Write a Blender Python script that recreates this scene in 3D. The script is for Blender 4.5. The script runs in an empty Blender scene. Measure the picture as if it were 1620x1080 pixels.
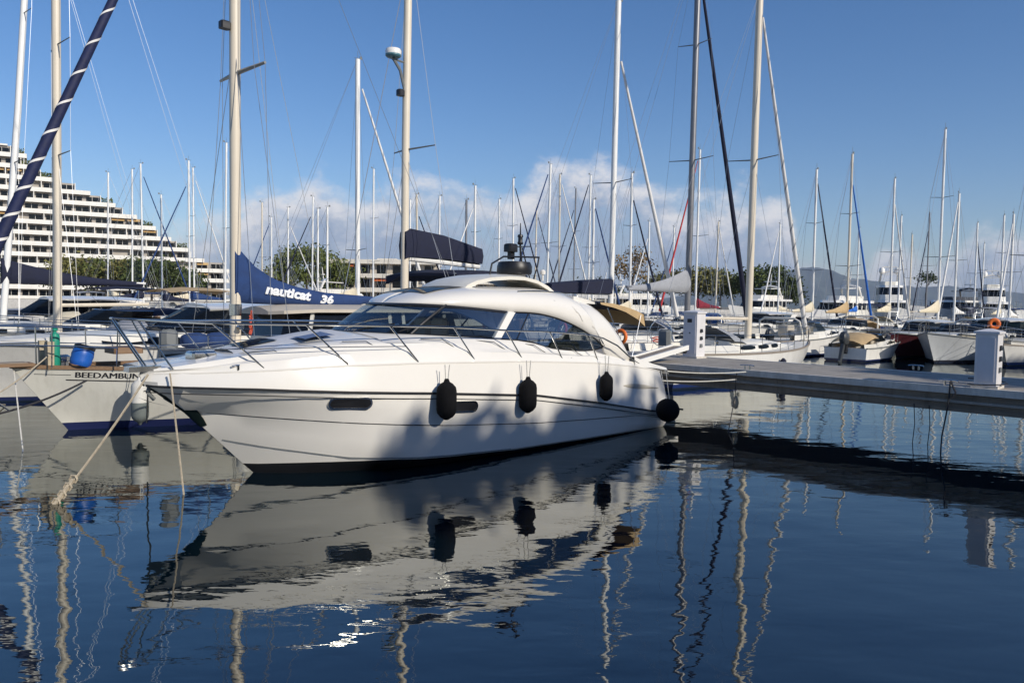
import bpy, bmesh, math, random
from math import radians, sin, cos, pi, atan2, sqrt, hypot
from mathutils import Vector, Matrix
random.seed(7)
scn = bpy.context.scene
col = scn.collection
# ------------------------------------------------------------------ camera
FPX, CAMH, PITCH, ROLL = 1247.0, 2.6, radians(2.9), radians(0.9)
F_ = Vector((0, cos(PITCH), -sin(PITCH)))
R0 = Vector((1, 0, 0)); U0 = Vector((0, sin(PITCH), cos(PITCH)))
R_ = R0 * cos(ROLL) + U0 * sin(ROLL)
U_ = U0 * cos(ROLL) - R0 * sin(ROLL)
CAM = Vector((0, 0, CAMH))
cd = bpy.data.cameras.new('camera')
cam = bpy.data.objects.new('camera', cd); col.objects.link(cam)
cd.sensor_width = 36.0; cd.lens = 36.0 * FPX / 1620.0
cd.clip_start = 0.1; cd.clip_end = 30000
cam.matrix_world = Matrix(((R_.x, U_.x, -F_.x, CAM.x), (R_.y, U_.y, -F_.y, CAM.y), (R_.z, U_.z, -F_.z, CAM.z), (0, 0, 0, 1)))
scn.camera = cam
# ------------------------------------------------------------------ sky, sun, exposure
SUN_EL = radians(28); SUN_AZ = atan2(0.75, -0.66)      # azimuth clockwise from +Y
SUN = Vector((sin(SUN_AZ) * cos(SUN_EL), cos(SUN_AZ) * cos(SUN_EL), sin(SUN_EL)))
w = bpy.data.worlds.new('World'); scn.world = w; w.use_nodes = True
def world_nodes():
    nt = w.node_tree; n = nt.nodes; l = nt.links
    n.clear()
    def nd(t, **k):
        x = n.new(t)
        for a, b in k.items(): setattr(x, a, b)
        return x
    def math_(op, a, b=None, c=None, clamp=False):
        m = nd('ShaderNodeMath', operation=op, use_clamp=clamp)
        for i, v in enumerate((a, b, c)):
            if v is None: continue
            if isinstance(v, (int, float)): m.inputs[i].default_value = v
            else: l.new(v, m.inputs[i])
        return m.outputs[0]
    out = nd('ShaderNodeOutputWorld'); bg = nd('ShaderNodeBackground')
    sky = nd('ShaderNodeTexSky', sky_type='NISHITA', sun_disc=False)
    sky.sun_elevation = SUN_EL; sky.sun_rotation = SUN_AZ
    sky.altitude = 0; sky.air_density = 1.0; sky.dust_density = 0.35; sky.ozone_density = 2.2
    tc = nd('ShaderNodeTexCoord'); sep = nd('ShaderNodeSeparateXYZ')
    l.new(tc.outputs['Generated'], sep.inputs[0])
    az = math_('ARCTAN2', sep.outputs[0], sep.outputs[1])
    el = math_('ARCSINE', sep.outputs[2])
    # height of the cloud bank over azimuth (radians/0.2 on the ramp), -36..36 deg
    t = math_('MULTIPLY_ADD', az, 1 / radians(72), 0.5, clamp=True)
    ramp = nd('ShaderNodeValToRGB'); ramp.color_ramp.interpolation = 'EASE'
    prof = [(-60, 4.2), (250, 4.5), (350, 6.2), (430, 8.0), (500, 9.0), (560, 7.4), (640, 8.8), (720, 8.9), (800, 8.2), (870, 9.7), (940, 10.6), (1000, 9.8), (1080, 8.0), (1150, 8.2), (1230, 7.3), (1270, 3.6), (1340, 1.5), (1400, 4.6), (1470, 3.2), (1540, 5.2), (1600, 5.0), (1680, 4.6)]
    els = ramp.color_ramp.elements
    for i, (px, e) in enumerate(prof):
        pos = (math.degrees(math.atan((px - 810) / FPX)) / 72 + 0.5)
        el_ = els.new(min(max(pos, 0.004), 0.996))
        v = radians(e) / 0.25; el_.color = (v, v, v, 1)
    for q, c in ((0, prof[0][1]), (len(els) - 1, prof[-1][1])): els[q].color = (radians(c) / .25,) * 3 + (1,)
    l.new(t, ramp.inputs[0])
    top = math_('MULTIPLY', ramp.outputs[0], 0.25)
    sc = nd('ShaderNodeVectorMath', operation='MULTIPLY'); l.new(tc.outputs['Generated'], sc.inputs[0]); sc.inputs[1].default_value = (1, 1, 1.5)
    def noise(scale, det, rough=0.55, vec=sc.outputs[0]):
        x = nd('ShaderNodeTexNoise'); x.inputs['Scale'].default_value = scale; x.inputs['Detail'].default_value = det
        x.inputs['Roughness'].default_value = rough; l.new(vec, x.inputs['Vector']); return x.outputs[0]
    n1 = noise(9, 8, .6); n2 = noise(26, 9, .62); n3 = noise(3.5, 4)
    d = math_('SUBTRACT', top, el)
    d = math_('ADD', d, math_('MULTIPLY_ADD', n1, 0.10, -0.05))
    d = math_('ADD', d, math_('MULTIPLY_ADD', n2, 0.055, -0.0275))
    edge = nd('ShaderNodeMapRange', interpolation_type='SMOOTHSTEP')
    l.new(d, edge.inputs[0]); edge.inputs[1].default_value = -0.006; edge.inputs[2].default_value = 0.034
    # thinner, broken towards the base and by large noise
    br = nd('ShaderNodeMapRange', interpolation_type='SMOOTHSTEP'); l.new(math_('MULTIPLY_ADD', n2, .55, n3), br.inputs[0])
    br.inputs[1].default_value = 0.56; br.inputs[2].default_value = 0.86; br.inputs[3].default_value = 0.35; br.inputs[4].default_value = 0.92
    mask = math_('MULTIPLY', edge.outputs[0], br.outputs[0], clamp=True)
    lowf = nd('ShaderNodeMapRange'); l.new(el, lowf.inputs[0]); lowf.inputs[1].default_value = -0.01; lowf.inputs[2].default_value = 0.07
    lowf.inputs[3].default_value = 0.55; lowf.inputs[4].default_value = 1.0
    mask = math_('MULTIPLY', mask, lowf.outputs[0], clamp=True)
    # light rims, grey bodies
    lit = nd('ShaderNodeMapRange', interpolation_type='SMOOTHSTEP'); l.new(math_('ADD', d, math_('MULTIPLY_ADD', n2, -.22, .11)), lit.inputs[0])
    lit.inputs[1].default_value = 0.005; lit.inputs[2].default_value = 0.085
    cc = nd('ShaderNodeMix', data_type='RGBA'); l.new(lit.outputs[0], cc.inputs[0])
    cc.inputs[6].default_value = (8.2, 8.0, 8.0, 1); cc.inputs[7].default_value = (3.2, 3.9, 5.2, 1)
    hs = nd('ShaderNodeHueSaturation'); hs.inputs['Saturation'].default_value = 1.22; hs.inputs['Value'].default_value = 1.0
    tint = nd('ShaderNodeMix', data_type='RGBA', blend_type='MULTIPLY'); tint.inputs[0].default_value = 1; l.new(sky.outputs[0], tint.inputs[6]); tint.inputs[7].default_value = (.97, .97, 1.08, 1)
    l.new(tint.outputs[2], hs.inputs['Color'])
    mx = nd('ShaderNodeMix', data_type='RGBA'); l.new(mask, mx.inputs[0]); l.new(hs.outputs[0], mx.inputs[6]); l.new(cc.outputs[2], mx.inputs[7])
    l.new(mx.outputs[2], bg.inputs['Color']); bg.inputs['Strength'].default_value = 0.097
    l.new(bg.outputs[0], out.inputs[0])
world_nodes()
sd = bpy.data.lights.new('sun', 'SUN'); sd.energy = 3.7; sd.angle = radians(0.55); sd.color = (1.0, 0.93, 0.82)
so = bpy.data.objects.new('sun', sd); col.objects.link(so)
so.rotation_euler = SUN.to_track_quat('Z', 'Y').to_euler(); so.location = (30, -20, 60)
scn.view_settings.view_transform = 'Standard'; scn.view_settings.look = 'None'
scn.view_settings.exposure = 0.15; scn.view_settings.gamma = 1.0; scn.view_settings.use_curve_mapping = False
scn.cycles.use_denoising = True
scn.cycles.max_bounces = 8; scn.cycles.transparent_max_bounces = 16; scn.cycles.volume_bounces = 0
scn.cycles.sample_clamp_indirect = 6
# ------------------------------------------------------------------ pixel / berth coordinates
def ray(x, y): return F_ + R_ * ((x - 810) / FPX) - U_ * ((y - 540) / FPX)
def at_z(x, y, z):
    d = ray(x, y); return CAM + d * ((z - CAMH) / d.z)
def at_y(x, y, Y):
    d = ray(x, y); return CAM + d * (Y / d.y)
Q = sqrt(.5)
def AB(a, b, z=0.0): return Vector(((a + b) * Q, (a - b) * Q, z))   # a: along the moored boats, b: along the pier
def toAB(p): return ((p.x + p.y) * Q, (p.x - p.y) * Q)
A_DIR = radians(45)
BOWSIN = radians(225)       # bow towards us and left; stern on the pier
BOWSOUT = radians(45)       # bow away to the right
def at_a(x, y, a):      # pixel ray meets the plane of constant a (a pier face)
    d = ray(x, y); k = (a - (CAM.x + CAM.y) * Q) / ((d.x + d.y) * Q); return CAM + d * k
# ------------------------------------------------------------------ mesh helpers
class MB:
    def __init__(s): s.v = []; s.f = []
    def add(s, vs, fs):
        o = len(s.v); s.v += [tuple(p) for p in vs]; s.f += [tuple(i + o for i in f) for f in fs]; return s
    def box(s, x0, x1, y0, y1, z0, z1, t=0.0):
        vs = [(x0, y0, z0), (x1, y0, z0), (x1, y1, z0), (x0, y1, z0), (x0 + t, y0 + t, z1), (x1 - t, y0 + t, z1), (x1 - t, y1 - t, z1), (x0 + t, y1 - t, z1)]
        return s.add(vs, [(3, 2, 1, 0), (4, 5, 6, 7), (0, 1, 5, 4), (1, 2, 6, 5), (2, 3, 7, 6), (3, 0, 4, 7)])
    def rbox(s, x0, x1, y0, y1, z0, z1, r):      # box with chamfered top and upright edges
        def ring(i, z): return [(x0 + i + r, y0 + i, z), (x1 - i - r, y0 + i, z), (x1 - i, y0 + i + r, z), (x1 - i, y1 - i - r, z), (x1 - i - r, y1 - i, z), (x0 + i + r, y1 - i, z), (x0 + i, y1 - i - r, z), (x0 + i, y0 + i + r, z)]
        return s.loft([ring(0, z0), ring(0, z1 - r), ring(r * .5, z1 - r * .25), ring(r, z1)], caps=True)
    def loft(s, rings, closed=True, caps=False, flip=False):
        n = len(rings[0]); o = len(s.v)
        for r in rings: s.v += [tuple(p) for p in r]
        m = n if closed else n - 1
        for i in range(len(rings) - 1):
            for j in range(m):
                a, b = o + i * n + j, o + i * n + (j + 1) % n
                q = (a, b, b + n, a + n); s.f.append(q[::-1] if flip else q)
        if caps:
            s.f.append(tuple(range(o + n - 1, o - 1, -1))); k = o + (len(rings) - 1) * n; s.f.append(tuple(range(k, k + n)))
        return s
    def tube(s, pts, r, n=6, r1=None, caps=True, flat=1.0):
        pts = [Vector(p) for p in pts]; rings = []
        N = len(pts)
        up0 = None
        for i, p in enumerate(pts):
            d = (pts[min(i + 1, N - 1)] - pts[max(i - 1, 0)])
            if d.length < 1e-9: d = Vector((0, 0, 1))
            d.normalize()
            if up0 is None:
                up0 = Vector((0, 0, 1)) if abs(d.z) < .9 else Vector((1, 0, 0))
            x = up0.cross(d)
            if x.length < 1e-4: x = Vector((0, 1, 0)).cross(d)
            x.normalize(); y = d.cross(x); up0 = y if abs(d.z) < .999 else up0
            rr = r if r1 is None else r + (r1 - r) * i / max(N - 1, 1)
            rings.append([p + x * (rr * cos(2 * pi * k / n)) + y * (rr * flat * sin(2 * pi * k / n)) for k in range(n)])
        return s.loft(rings, caps=caps)
    def lathe(s, prof, n=12, c=(0, 0, 0), axis='z', caps=True):
        rings = []
        for r, h in prof:
            if axis == 'z': rings.append([(c[0] + r * cos(2 * pi * k / n), c[1] + r * sin(2 * pi * k / n), c[2] + h) for k in range(n)])
            elif axis == 'x': rings.append([(c[0] + h, c[1] + r * cos(2 * pi * k / n), c[2] + r * sin(2 * pi * k / n)) for k in range(n)])
            else: rings.append([(c[0] + r * sin(2 * pi * k / n), c[1] + h, c[2] + r * cos(2 * pi * k / n)) for k in range(n)])
        return s.loft(rings, caps=caps)
    def poly_prism(s, pts, z0, z1):      # pts in xy, counter-clockwise
        return s.loft([[(x, y, z0) for x, y in pts], [(x, y, z1) for x, y in pts]], caps=True)
    def mesh(s, name, mat, smooth=35):
        me = bpy.data.meshes.new(name); me.from_pydata(s.v, [], s.f); me.update()
        if mat is not None: me.materials.append(mat)
        if smooth:
            me.shade_smooth(); me.set_sharp_from_angle(angle=radians(smooth))
        return me
    def build(s, name, mat, parent=None, smooth=35): return link(name, s.mesh(name, mat, smooth), parent)
LAST = []
def link(name, me, parent=None):
    o = bpy.data.objects.new(name, me); col.objects.link(o); LAST.append(o)
    if parent is not None: o.parent = parent
    return o
def tag(o, label=None, cat=None, group=None, kind=None):
    if label: o['label'] = label
    if cat: o['category'] = cat
    if group: o['group'] = group
    if kind: o['kind'] = kind
    return o
def thing(name, label, cat, loc=(0, 0, 0), rz=0.0, group=None):
    o = bpy.data.objects.new(name, None); col.objects.link(o); o.empty_display_size = .3
    o.location = loc; o.rotation_euler = (0, 0, rz)
    return tag(o, label, cat, group)
def interp(x, xs, ys):
    if x <= xs[0]: return ys[0]
    for i in range(1, len(xs)):
        if x <= xs[i]:
            k = (x - xs[i - 1]) / (xs[i] - xs[i - 1]); return ys[i - 1] + (ys[i] - ys[i - 1]) * k
    return ys[-1]
def smooth_curve(pts, n):
    """Catmull-Rom through 3-D points, n samples evenly by index"""
    P = [Vector(p) for p in pts]; out = []
    m = len(P) - 1
    for i in range(n):
        u = i / (n - 1) * m; k = min(int(u), m - 1); t = u - k
        p0 = P[k - 1] if k > 0 else P[k] * 2 - P[k + 1]; p1, p2 = P[k], P[k + 1]
        p3 = P[k + 2] if k + 2 <= m else P[k + 1] * 2 - P[k]
        out.append(.5 * ((2 * p1) + (p2 - p0) * t + (2 * p0 - 5 * p1 + 4 * p2 - p3) * t * t + (3 * p1 - p0 - 3 * p2 + p3) * t ** 3))
    return out
def sag(p, q, d, n=12):
    p, q = Vector(p), Vector(q)
    return [p.lerp(q, i / n) - Vector((0, 0, d * 4 * (i / n) * (1 - i / n))) for i in range(n + 1)]
def text_mesh(s, size, offset=0.0, shear=0.0):
    cu = bpy.data.curves.new('lettering', 'FONT'); cu.body = s; cu.size = size; cu.offset = offset; cu.shear = shear; cu.resolution_u = 3
    o = bpy.data.objects.new('lettering', cu); col.objects.link(o)
    dg = bpy.context.evaluated_depsgraph_get()
    me = bpy.data.meshes.new_from_object(o.evaluated_get(dg)); bpy.data.objects.remove(o)
    bm = bmesh.new(); bm.from_mesh(me); bmesh.ops.remove_doubles(bm, verts=bm.verts, dist=1e-5); bmesh.ops.triangulate(bm, faces=bm.faces); bm.to_mesh(me); bm.free()
    return me
# ------------------------------------------------------------------ materials
MATS = {}
def mat(name, rgb, rough=.5, metal=0.0, coat=0.0, var=.08, vscale=3.0, bump=0.0, bscale=40.0, stretch=(1, 1, 1), spec=.5, grime=0.0):
    if name in MATS: return MATS[name]
    m = bpy.data.materials.new(name); m.use_nodes = True; nt = m.node_tree; n = nt.nodes; l = nt.links
    p = n['Principled BSDF']; p.inputs['Roughness'].default_value = rough; p.inputs['Metallic'].default_value = metal
    p.inputs['Coat Weight'].default_value = coat; p.inputs['Coat Roughness'].default_value = .08; p.inputs['Specular IOR Level'].default_value = spec
    tc = n.new('ShaderNodeTexCoord'); mp = n.new('ShaderNodeMapping'); mp.inputs['Scale'].default_value = stretch
    l.new(tc.outputs['Object'], mp.inputs[0])
    no = n.new('ShaderNodeTexNoise'); no.inputs['Scale'].default_value = vscale; no.inputs['Detail'].default_value = 6; no.inputs['Roughness'].default_value = .6
    l.new(mp.outputs[0], no.inputs['Vector'])
    mr = n.new('ShaderNodeMapRange'); mr.inputs[1].default_value = .3; mr.inputs[2].default_value = .7; mr.inputs[3].default_value = 1 - var; mr.inputs[4].default_value = 1 + var
    l.new(no.outputs[0], mr.inputs[0])
    vm = n.new('ShaderNodeVectorMath'); vm.operation = 'SCALE'; vm.inputs[0].default_value = rgb; l.new(mr.outputs[0], vm.inputs['Scale'])
    src = vm.outputs[0]
    if grime:
        g = n.new('ShaderNodeTexNoise'); g.inputs['Scale'].default_value = 1.7; g.inputs['Detail'].default_value = 8; g.inputs['Roughness'].default_value = .7
        ms = n.new('ShaderNodeMapping'); ms.inputs['Scale'].default_value = (3, 3, .5); l.new(tc.outputs['Object'], ms.inputs[0]); l.new(ms.outputs[0], g.inputs['Vector'])
        gr = n.new('ShaderNodeMapRange'); gr.inputs[1].default_value = .5; gr.inputs[2].default_value = .75; gr.inputs[3].default_value = 0; gr.inputs[4].default_value = grime
        l.new(g.outputs[0], gr.inputs[0])
        mx = n.new('ShaderNodeMix'); mx.data_type = 'RGBA'; l.new(gr.outputs[0], mx.inputs[0]); l.new(src, mx.inputs[6]); mx.inputs[7].default_value = (rgb[0] * .45, rgb[1] * .42, rgb[2] * .36, 1)
        src = mx.outputs[2]
    l.new(src, p.inputs['Base Color'])
    rr = n.new('ShaderNodeMapRange'); rr.inputs[3].default_value = max(rough - .06, .01); rr.inputs[4].default_value = min(rough + .1, 1); l.new(no.outputs[0], rr.inputs[0]); l.new(rr.outputs[0], p.inputs['Roughness'])
    if bump:
        b2 = n.new('ShaderNodeTexNoise'); b2.inputs['Scale'].default_value = bscale; b2.inputs['Detail'].default_value = 5; l.new(mp.outputs[0], b2.inputs['Vector'])
        bp = n.new('ShaderNodeBump'); bp.inputs['Strength'].default_value = bump; bp.inputs['Distance'].default_value = .02
        l.new(b2.outputs[0], bp.inputs['Height']); l.new(bp.outputs[0], p.inputs['Normal'])
    MATS[name] = m; return m
def glass_mat(name, tint, gloss=.25, dark=(.01, .015, .02), body=.5):
    """tinted pane: see-through, dark film and mirror reflection"""
    if name in MATS: return MATS[name]
    m = bpy.data.materials.new(name); m.use_nodes = True; nt = m.node_tree; n = nt.nodes; l = nt.links; n.clear()
    out = n.new('ShaderNodeOutputMaterial'); tr = n.new('ShaderNodeBsdfTransparent'); tr.inputs[0].default_value = (*tint, 1)
    df = n.new('ShaderNodeBsdfDiffuse'); df.inputs[0].default_value = (*dark, 1)
    gl = n.new('ShaderNodeBsdfGlossy'); gl.inputs['Roughness'].default_value = .02; gl.inputs[0].default_value = (.95, .97, 1, 1)
    no = n.new('ShaderNodeTexNoise'); no.inputs['Scale'].default_value = 2.0
    mr = n.new('ShaderNodeMapRange'); mr.inputs[3].default_value = body * .85; mr.inputs[4].default_value = min(1, body * 1.1); l.new(no.outputs[0], mr.inputs[0])
    m1 = n.new('ShaderNodeMixShader'); l.new(mr.outputs[0], m1.inputs[0]); l.new(tr.outputs[0], m1.inputs[1]); l.new(df.outputs[0], m1.inputs[2])
    fr = n.new('ShaderNodeFresnel'); fr.inputs[0].default_value = 1.5
    ma = n.new('ShaderNodeMath'); ma.operation = 'MULTIPLY_ADD'; ma.use_clamp = True; l.new(fr.outputs[0], ma.inputs[0]); ma.inputs[1].default_value = .22; ma.inputs[2].default_value = gloss * .04
    m2 = n.new('ShaderNodeMixShader'); l.new(ma.outputs[0], m2.inputs[0]); l.new(m1.outputs[0], m2.inputs[1]); l.new(gl.outputs[0], m2.inputs[2])
    l.new(m2.outputs[0], out.inputs[0]); MATS[name] = m; return m
def hull_mat(name, rgb, stripe, z0, z1, bottom=(.02, .03, .06), rough=.22, sheer=None):
    """painted topsides with a boot stripe between object heights z0 and z1"""
    if name in MATS: return MATS[name]
    m = mat(name, rgb, rough, coat=.25, var=.05, vscale=1.2, grime=.25)
    nt = m.node_tree; n = nt.nodes; l = nt.links; p = n['Principled BSDF']; src = p.inputs['Base Color'].links[0].from_socket
    tc = n.new('ShaderNodeTexCoord'); sp = n.new('ShaderNodeSeparateXYZ'); l.new(tc.outputs['Object'], sp.inputs[0])
    def band(lo, hi, c, src):
        a = n.new('ShaderNodeMath'); a.operation = 'GREATER_THAN'; l.new(sp.outputs[2], a.inputs[0]); a.inputs[1].default_value = lo
        b = n.new('ShaderNodeMath'); b.operation = 'LESS_THAN'; l.new(sp.outputs[2], b.inputs[0]); b.inputs[1].default_value = hi
        c_ = n.new('ShaderNodeMath'); c_.operation = 'MULTIPLY'; l.new(a.outputs[0], c_.inputs[0]); l.new(b.outputs[0], c_.inputs[1])
        x = n.new('ShaderNodeMix'); x.data_type = 'RGBA'; l.new(c_.outputs[0], x.inputs[0]); l.new(src, x.inputs[6]); x.inputs[7].default_value = (*c, 1); return x.outputs[2]
    src = band(z0, z1, stripe, src); src = band(-5, z0, bottom, src)
    if sheer: src = band(sheer[0], sheer[1], sheer[2], src)
    l.new(src, p.inputs['Base Color']); return m
WHITE = mat('gelcoat_white', (.80, .77, .71), .18, coat=.4, var=.025, vscale=.8)
WHITE2 = mat('gelcoat_warm', (.74, .71, .63), .3, coat=.15, var=.05, vscale=1.5, grime=.15)
DECK = mat('deck_nonskid', (.70, .67, .60), .6, var=.06, bump=.15, bscale=120)
BLACK = mat('black_plastic', (.012, .012, .014), .4, var=.2)
RUBBER = mat('fender_cover', (.006, .006, .007), .9, var=.3, vscale=12, bump=.5, bscale=80, spec=.2)
ANTIF = mat('antifouling', (.006, .007, .01), .5, var=.3)
STEEL = mat('stainless', (.62, .62, .60), .18, metal=1.0, var=.05)
ALU = mat('mast_alloy', (.66, .63, .57), .38, metal=.15, var=.06, vscale=2, stretch=(1, 1, .2))
ALUW = mat('mast_white', (.80, .79, .75), .35, var=.04, vscale=2)
ALUG = mat('mast_grey', (.22, .22, .23), .4, metal=.4, var=.08)
ALUC = mat('mast_cream', (.70, .62, .49), .4, var=.06, vscale=2, stretch=(1, 1, .3))
WIRE = mat('rigging_wire', (.42, .43, .44), .35, metal=.6, var=.02)
ROPE = mat('rope', (.42, .36, .27), .9, var=.2, vscale=30, bump=.6, bscale=90)
ROPEW = mat('rope_white', (.62, .60, .54), .9, var=.15, vscale=30)
ROPED = mat('rope_dark', (.03, .03, .035), .9, var=.2)
NAVY = mat('navy_canvas', (.010, .013, .035), .85, var=.2, vscale=4, bump=.5, bscale=9)
BLUE = mat('blue_canvas', (.016, .045, .145), .85, var=.18, vscale=4, bump=.6, bscale=8)
BRIGHT = mat('bright_blue_canvas', (.015, .13, .5), .8, var=.12, vscale=4, bump=.4, bscale=9)
TAN = mat('tan_canvas', (.48, .34, .18), .85, var=.12, vscale=4, bump=.4, bscale=8)
CREAM = mat('cream_canvas', (.66, .58, .42), .85, var=.08, vscale=4, bump=.4, bscale=8)
MAROON = mat('maroon_canvas', (.20, .015, .03), .85, var=.15, vscale=4, bump=.4, bscale=8)
GREENC = mat('green_canvas', (.02, .09, .06), .85, var=.15, vscale=4, bump=.4, bscale=8)
GREYC = mat('grey_canvas', (.32, .33, .35), .85, var=.1, vscale=4, bump=.4, bscale=8)
REDC = mat('red_canvas', (.42, .03, .03), .8, var=.12, vscale=4)
SAILW = mat('sail_white', (.76, .74, .70), .7, var=.06, vscale=5)
TEAK = mat('teak', (.20, .12, .065), .6, var=.25, vscale=6, stretch=(1, 8, 8), bump=.2)
TEAKG = mat('teak_grey', (.26, .22, .18), .75, var=.2, vscale=6, stretch=(1, 8, 8), bump=.2)
DARKW = glass_mat('cabin_glass_dark', (.18, .2, .22), .3, (.008, .010, .012), .75)
TINT = glass_mat('cabin_glass_tinted', (.50, .55, .58), .2, (.006, .009, .012), .55)
CLEAR = glass_mat('windscreen_glass', (.78, .84, .84), .3, (.012, .018, .02), .16)
ORANGE = mat('orange_plastic', (.75, .16, .02), .5, var=.1)
REDP = mat('red_plastic', (.6, .03, .03), .5, var=.1)
BLUEP = mat('blue_plastic', (.012, .10, .42), .4, var=.12)
GREENP = mat('green_plastic', (.01, .26, .17), .5, var=.12)
GREYP = mat('grey_plastic', (.16, .17, .17), .6, var=.1)
CONC = mat('concrete', (.33, .30, .26), .85, var=.2, vscale=2.5, bump=.5, bscale=30, grime=.5)
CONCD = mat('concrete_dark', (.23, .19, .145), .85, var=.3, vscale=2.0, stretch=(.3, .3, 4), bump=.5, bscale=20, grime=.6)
CONCL = mat('concrete_light', (.62, .58, .52), .8, var=.15, vscale=4, bump=.3, bscale=30, grime=.4)
PAINTW = mat('pedestal_paint', (.72, .70, .70), .4, var=.05, vscale=3, grime=.2)
LABELG = mat('faint_grey_lettering', (.42, .40, .38), .5, var=.1)
LABELK = mat('black_lettering', (.01, .01, .015), .5, var=.1)
LABELW = mat('white_lettering', (.72, .74, .76), .7, var=.06)
INTER = mat('cabin_lining', (.30, .24, .17), .7, var=.15)
LEATHER = mat('seat_leather', (.45, .40, .32), .6, var=.08)
# ------------------------------------------------------------------ water
def make_water():
    m = bpy.data.materials.new('harbour_water'); m.use_nodes = True; nt = m.node_tree; n = nt.nodes; l = nt.links; n.clear()
    out = n.new('ShaderNodeOutputMaterial'); gl = n.new('ShaderNodeBsdfGlossy'); gl.inputs['Roughness'].default_value = .008
    gl.inputs[0].default_value = (.97, .99, .95, 1)
    df = n.new('ShaderNodeBsdfDiffuse')
    fr = n.new('ShaderNodeFresnel'); fr.inputs[0].default_value = 2.35
    mx = n.new('ShaderNodeMixShader'); l.new(fr.outputs[0], mx.inputs[0]); l.new(df.outputs[0], mx.inputs[1]); l.new(gl.outputs[0], mx.inputs[2])
    geo = n.new('ShaderNodeNewGeometry')
    def noise(scale, det, sx, sy, rot=0, rough=.5, dist=0.0):
        mp = n.new('ShaderNodeMapping'); mp.inputs['Scale'].default_value = (sx, sy, 1); mp.inputs['Rotation'].default_value = (0, 0, rot)
        l.new(geo.outputs['Position'], mp.inputs[0])
        x = n.new('ShaderNodeTexNoise'); x.inputs['Scale'].default_value = scale; x.inputs['Detail'].default_value = det; x.inputs['Roughness'].default_value = rough
        x.inputs['Distortion'].default_value = dist; l.new(mp.outputs[0], x.inputs['Vector']); return x.outputs[0]
    def mth(op, a, b=None, c=None):
        x = n.new('ShaderNodeMath'); x.operation = op
        for i, v in enumerate((a, b, c)):
            if v is None: continue
            if isinstance(v, (int, float)): x.inputs[i].default_value = v
            else: l.new(v, x.inputs[i])
        return x.outputs[0]
    swell = noise(.55, 2, .8, 1.25, .3); rip = noise(2.1, 2, .75, 1.5, -.35, .45, .3); fine = noise(7.5, 2, .7, 1.5, .2, .5)
    patch = noise(.16, 3, 1, 1.6)          # calmer and rougher patches
    pr = n.new('ShaderNodeMapRange'); pr.inputs[1].default_value = .4; pr.inputs[2].default_value = .66; pr.inputs[3].default_value = .35; pr.inputs[4].default_value = 1.25; l.new(patch, pr.inputs[0])
    h = mth('MULTIPLY', swell, .075)
    h = mth('ADD', h, mth('MULTIPLY', mth('MULTIPLY', rip, .022), pr.outputs[0]))
    h = mth('ADD', h, mth('MULTIPLY', mth('MULTIPLY', fine, .0032), pr.outputs[0]))
    bp = n.new('ShaderNodeBump'); bp.inputs['Strength'].default_value = 1.0; bp.inputs['Distance'].default_value = .30; l.new(h, bp.inputs['Height'])
    for x in (gl, fr): l.new(bp.outputs[0], x.inputs['Normal'])
    c = n.new('ShaderNodeMix'); c.data_type = 'RGBA'; l.new(patch, c.inputs[0]); c.inputs[6].default_value = (.0008, .006, .012, 1); c.inputs[7].default_value = (.001, .008, .014, 1)
    l.new(c.outputs[2], df.inputs[0]); l.new(mx.outputs[0], out.inputs[0])
    X = 9000
    return tag(MB().add([(-X, -300, 0), (X, -300, 0), (X, 9300, 0), (-X, 9300, 0)], [(0, 1, 2, 3)]).build('water', m, smooth=0), kind='structure')
make_water()
# ------------------------------------------------------------------ the hardtop motor yacht in the middle
# local x: aft from the stem at the waterline, y: to starboard (away from the camera), z up
YS = [-1.62, -1.45, -1.2, -.9, -.6, -.3, 0, .4, .8, 1.2, 1.6, 2.1, 2.6, 3.3, 4, 5, 6, 7, 8, 8.55]
Y_HR = lambda s: interp(s, [-1.62, -1.5, -1.2, -.6, 0, .8, 1.6, 2.6, 4, 6, 8, 8.7], [.02, .16, .45, .85, 1.12, 1.37, 1.53, 1.65, 1.72, 1.72, 1.66, 1.62])
Y_ZR = lambda s: interp(s, [-1.62, -.46, .76, 2.3, 4.33, 6.07, 7.78, 8.6], [1.40, 1.355, 1.27, 1.17, 1.0, .73, .43, .30])
Y_ZG = lambda s: interp(s, [-1.62, -.3, .8, 1.9, 3, 4.05, 5.1, 6.1, 8.07, 8.6], [1.56, 1.60, 1.64, 1.645, 1.62, 1.59, 1.535, 1.475, 1.27, 1.20])
Y_HG = lambda s: max(Y_HR(s) - .06 - .03 * interp(s, [-1.6, 1], [0, 1]), .015)
def stem(z): return interp(z, [-.5, 0, .5, 1.0, 1.3, 1.42, 1.6], [.55, 0, -.5, -1.0, -1.38, -1.58, -1.62])   # stem profile
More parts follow.
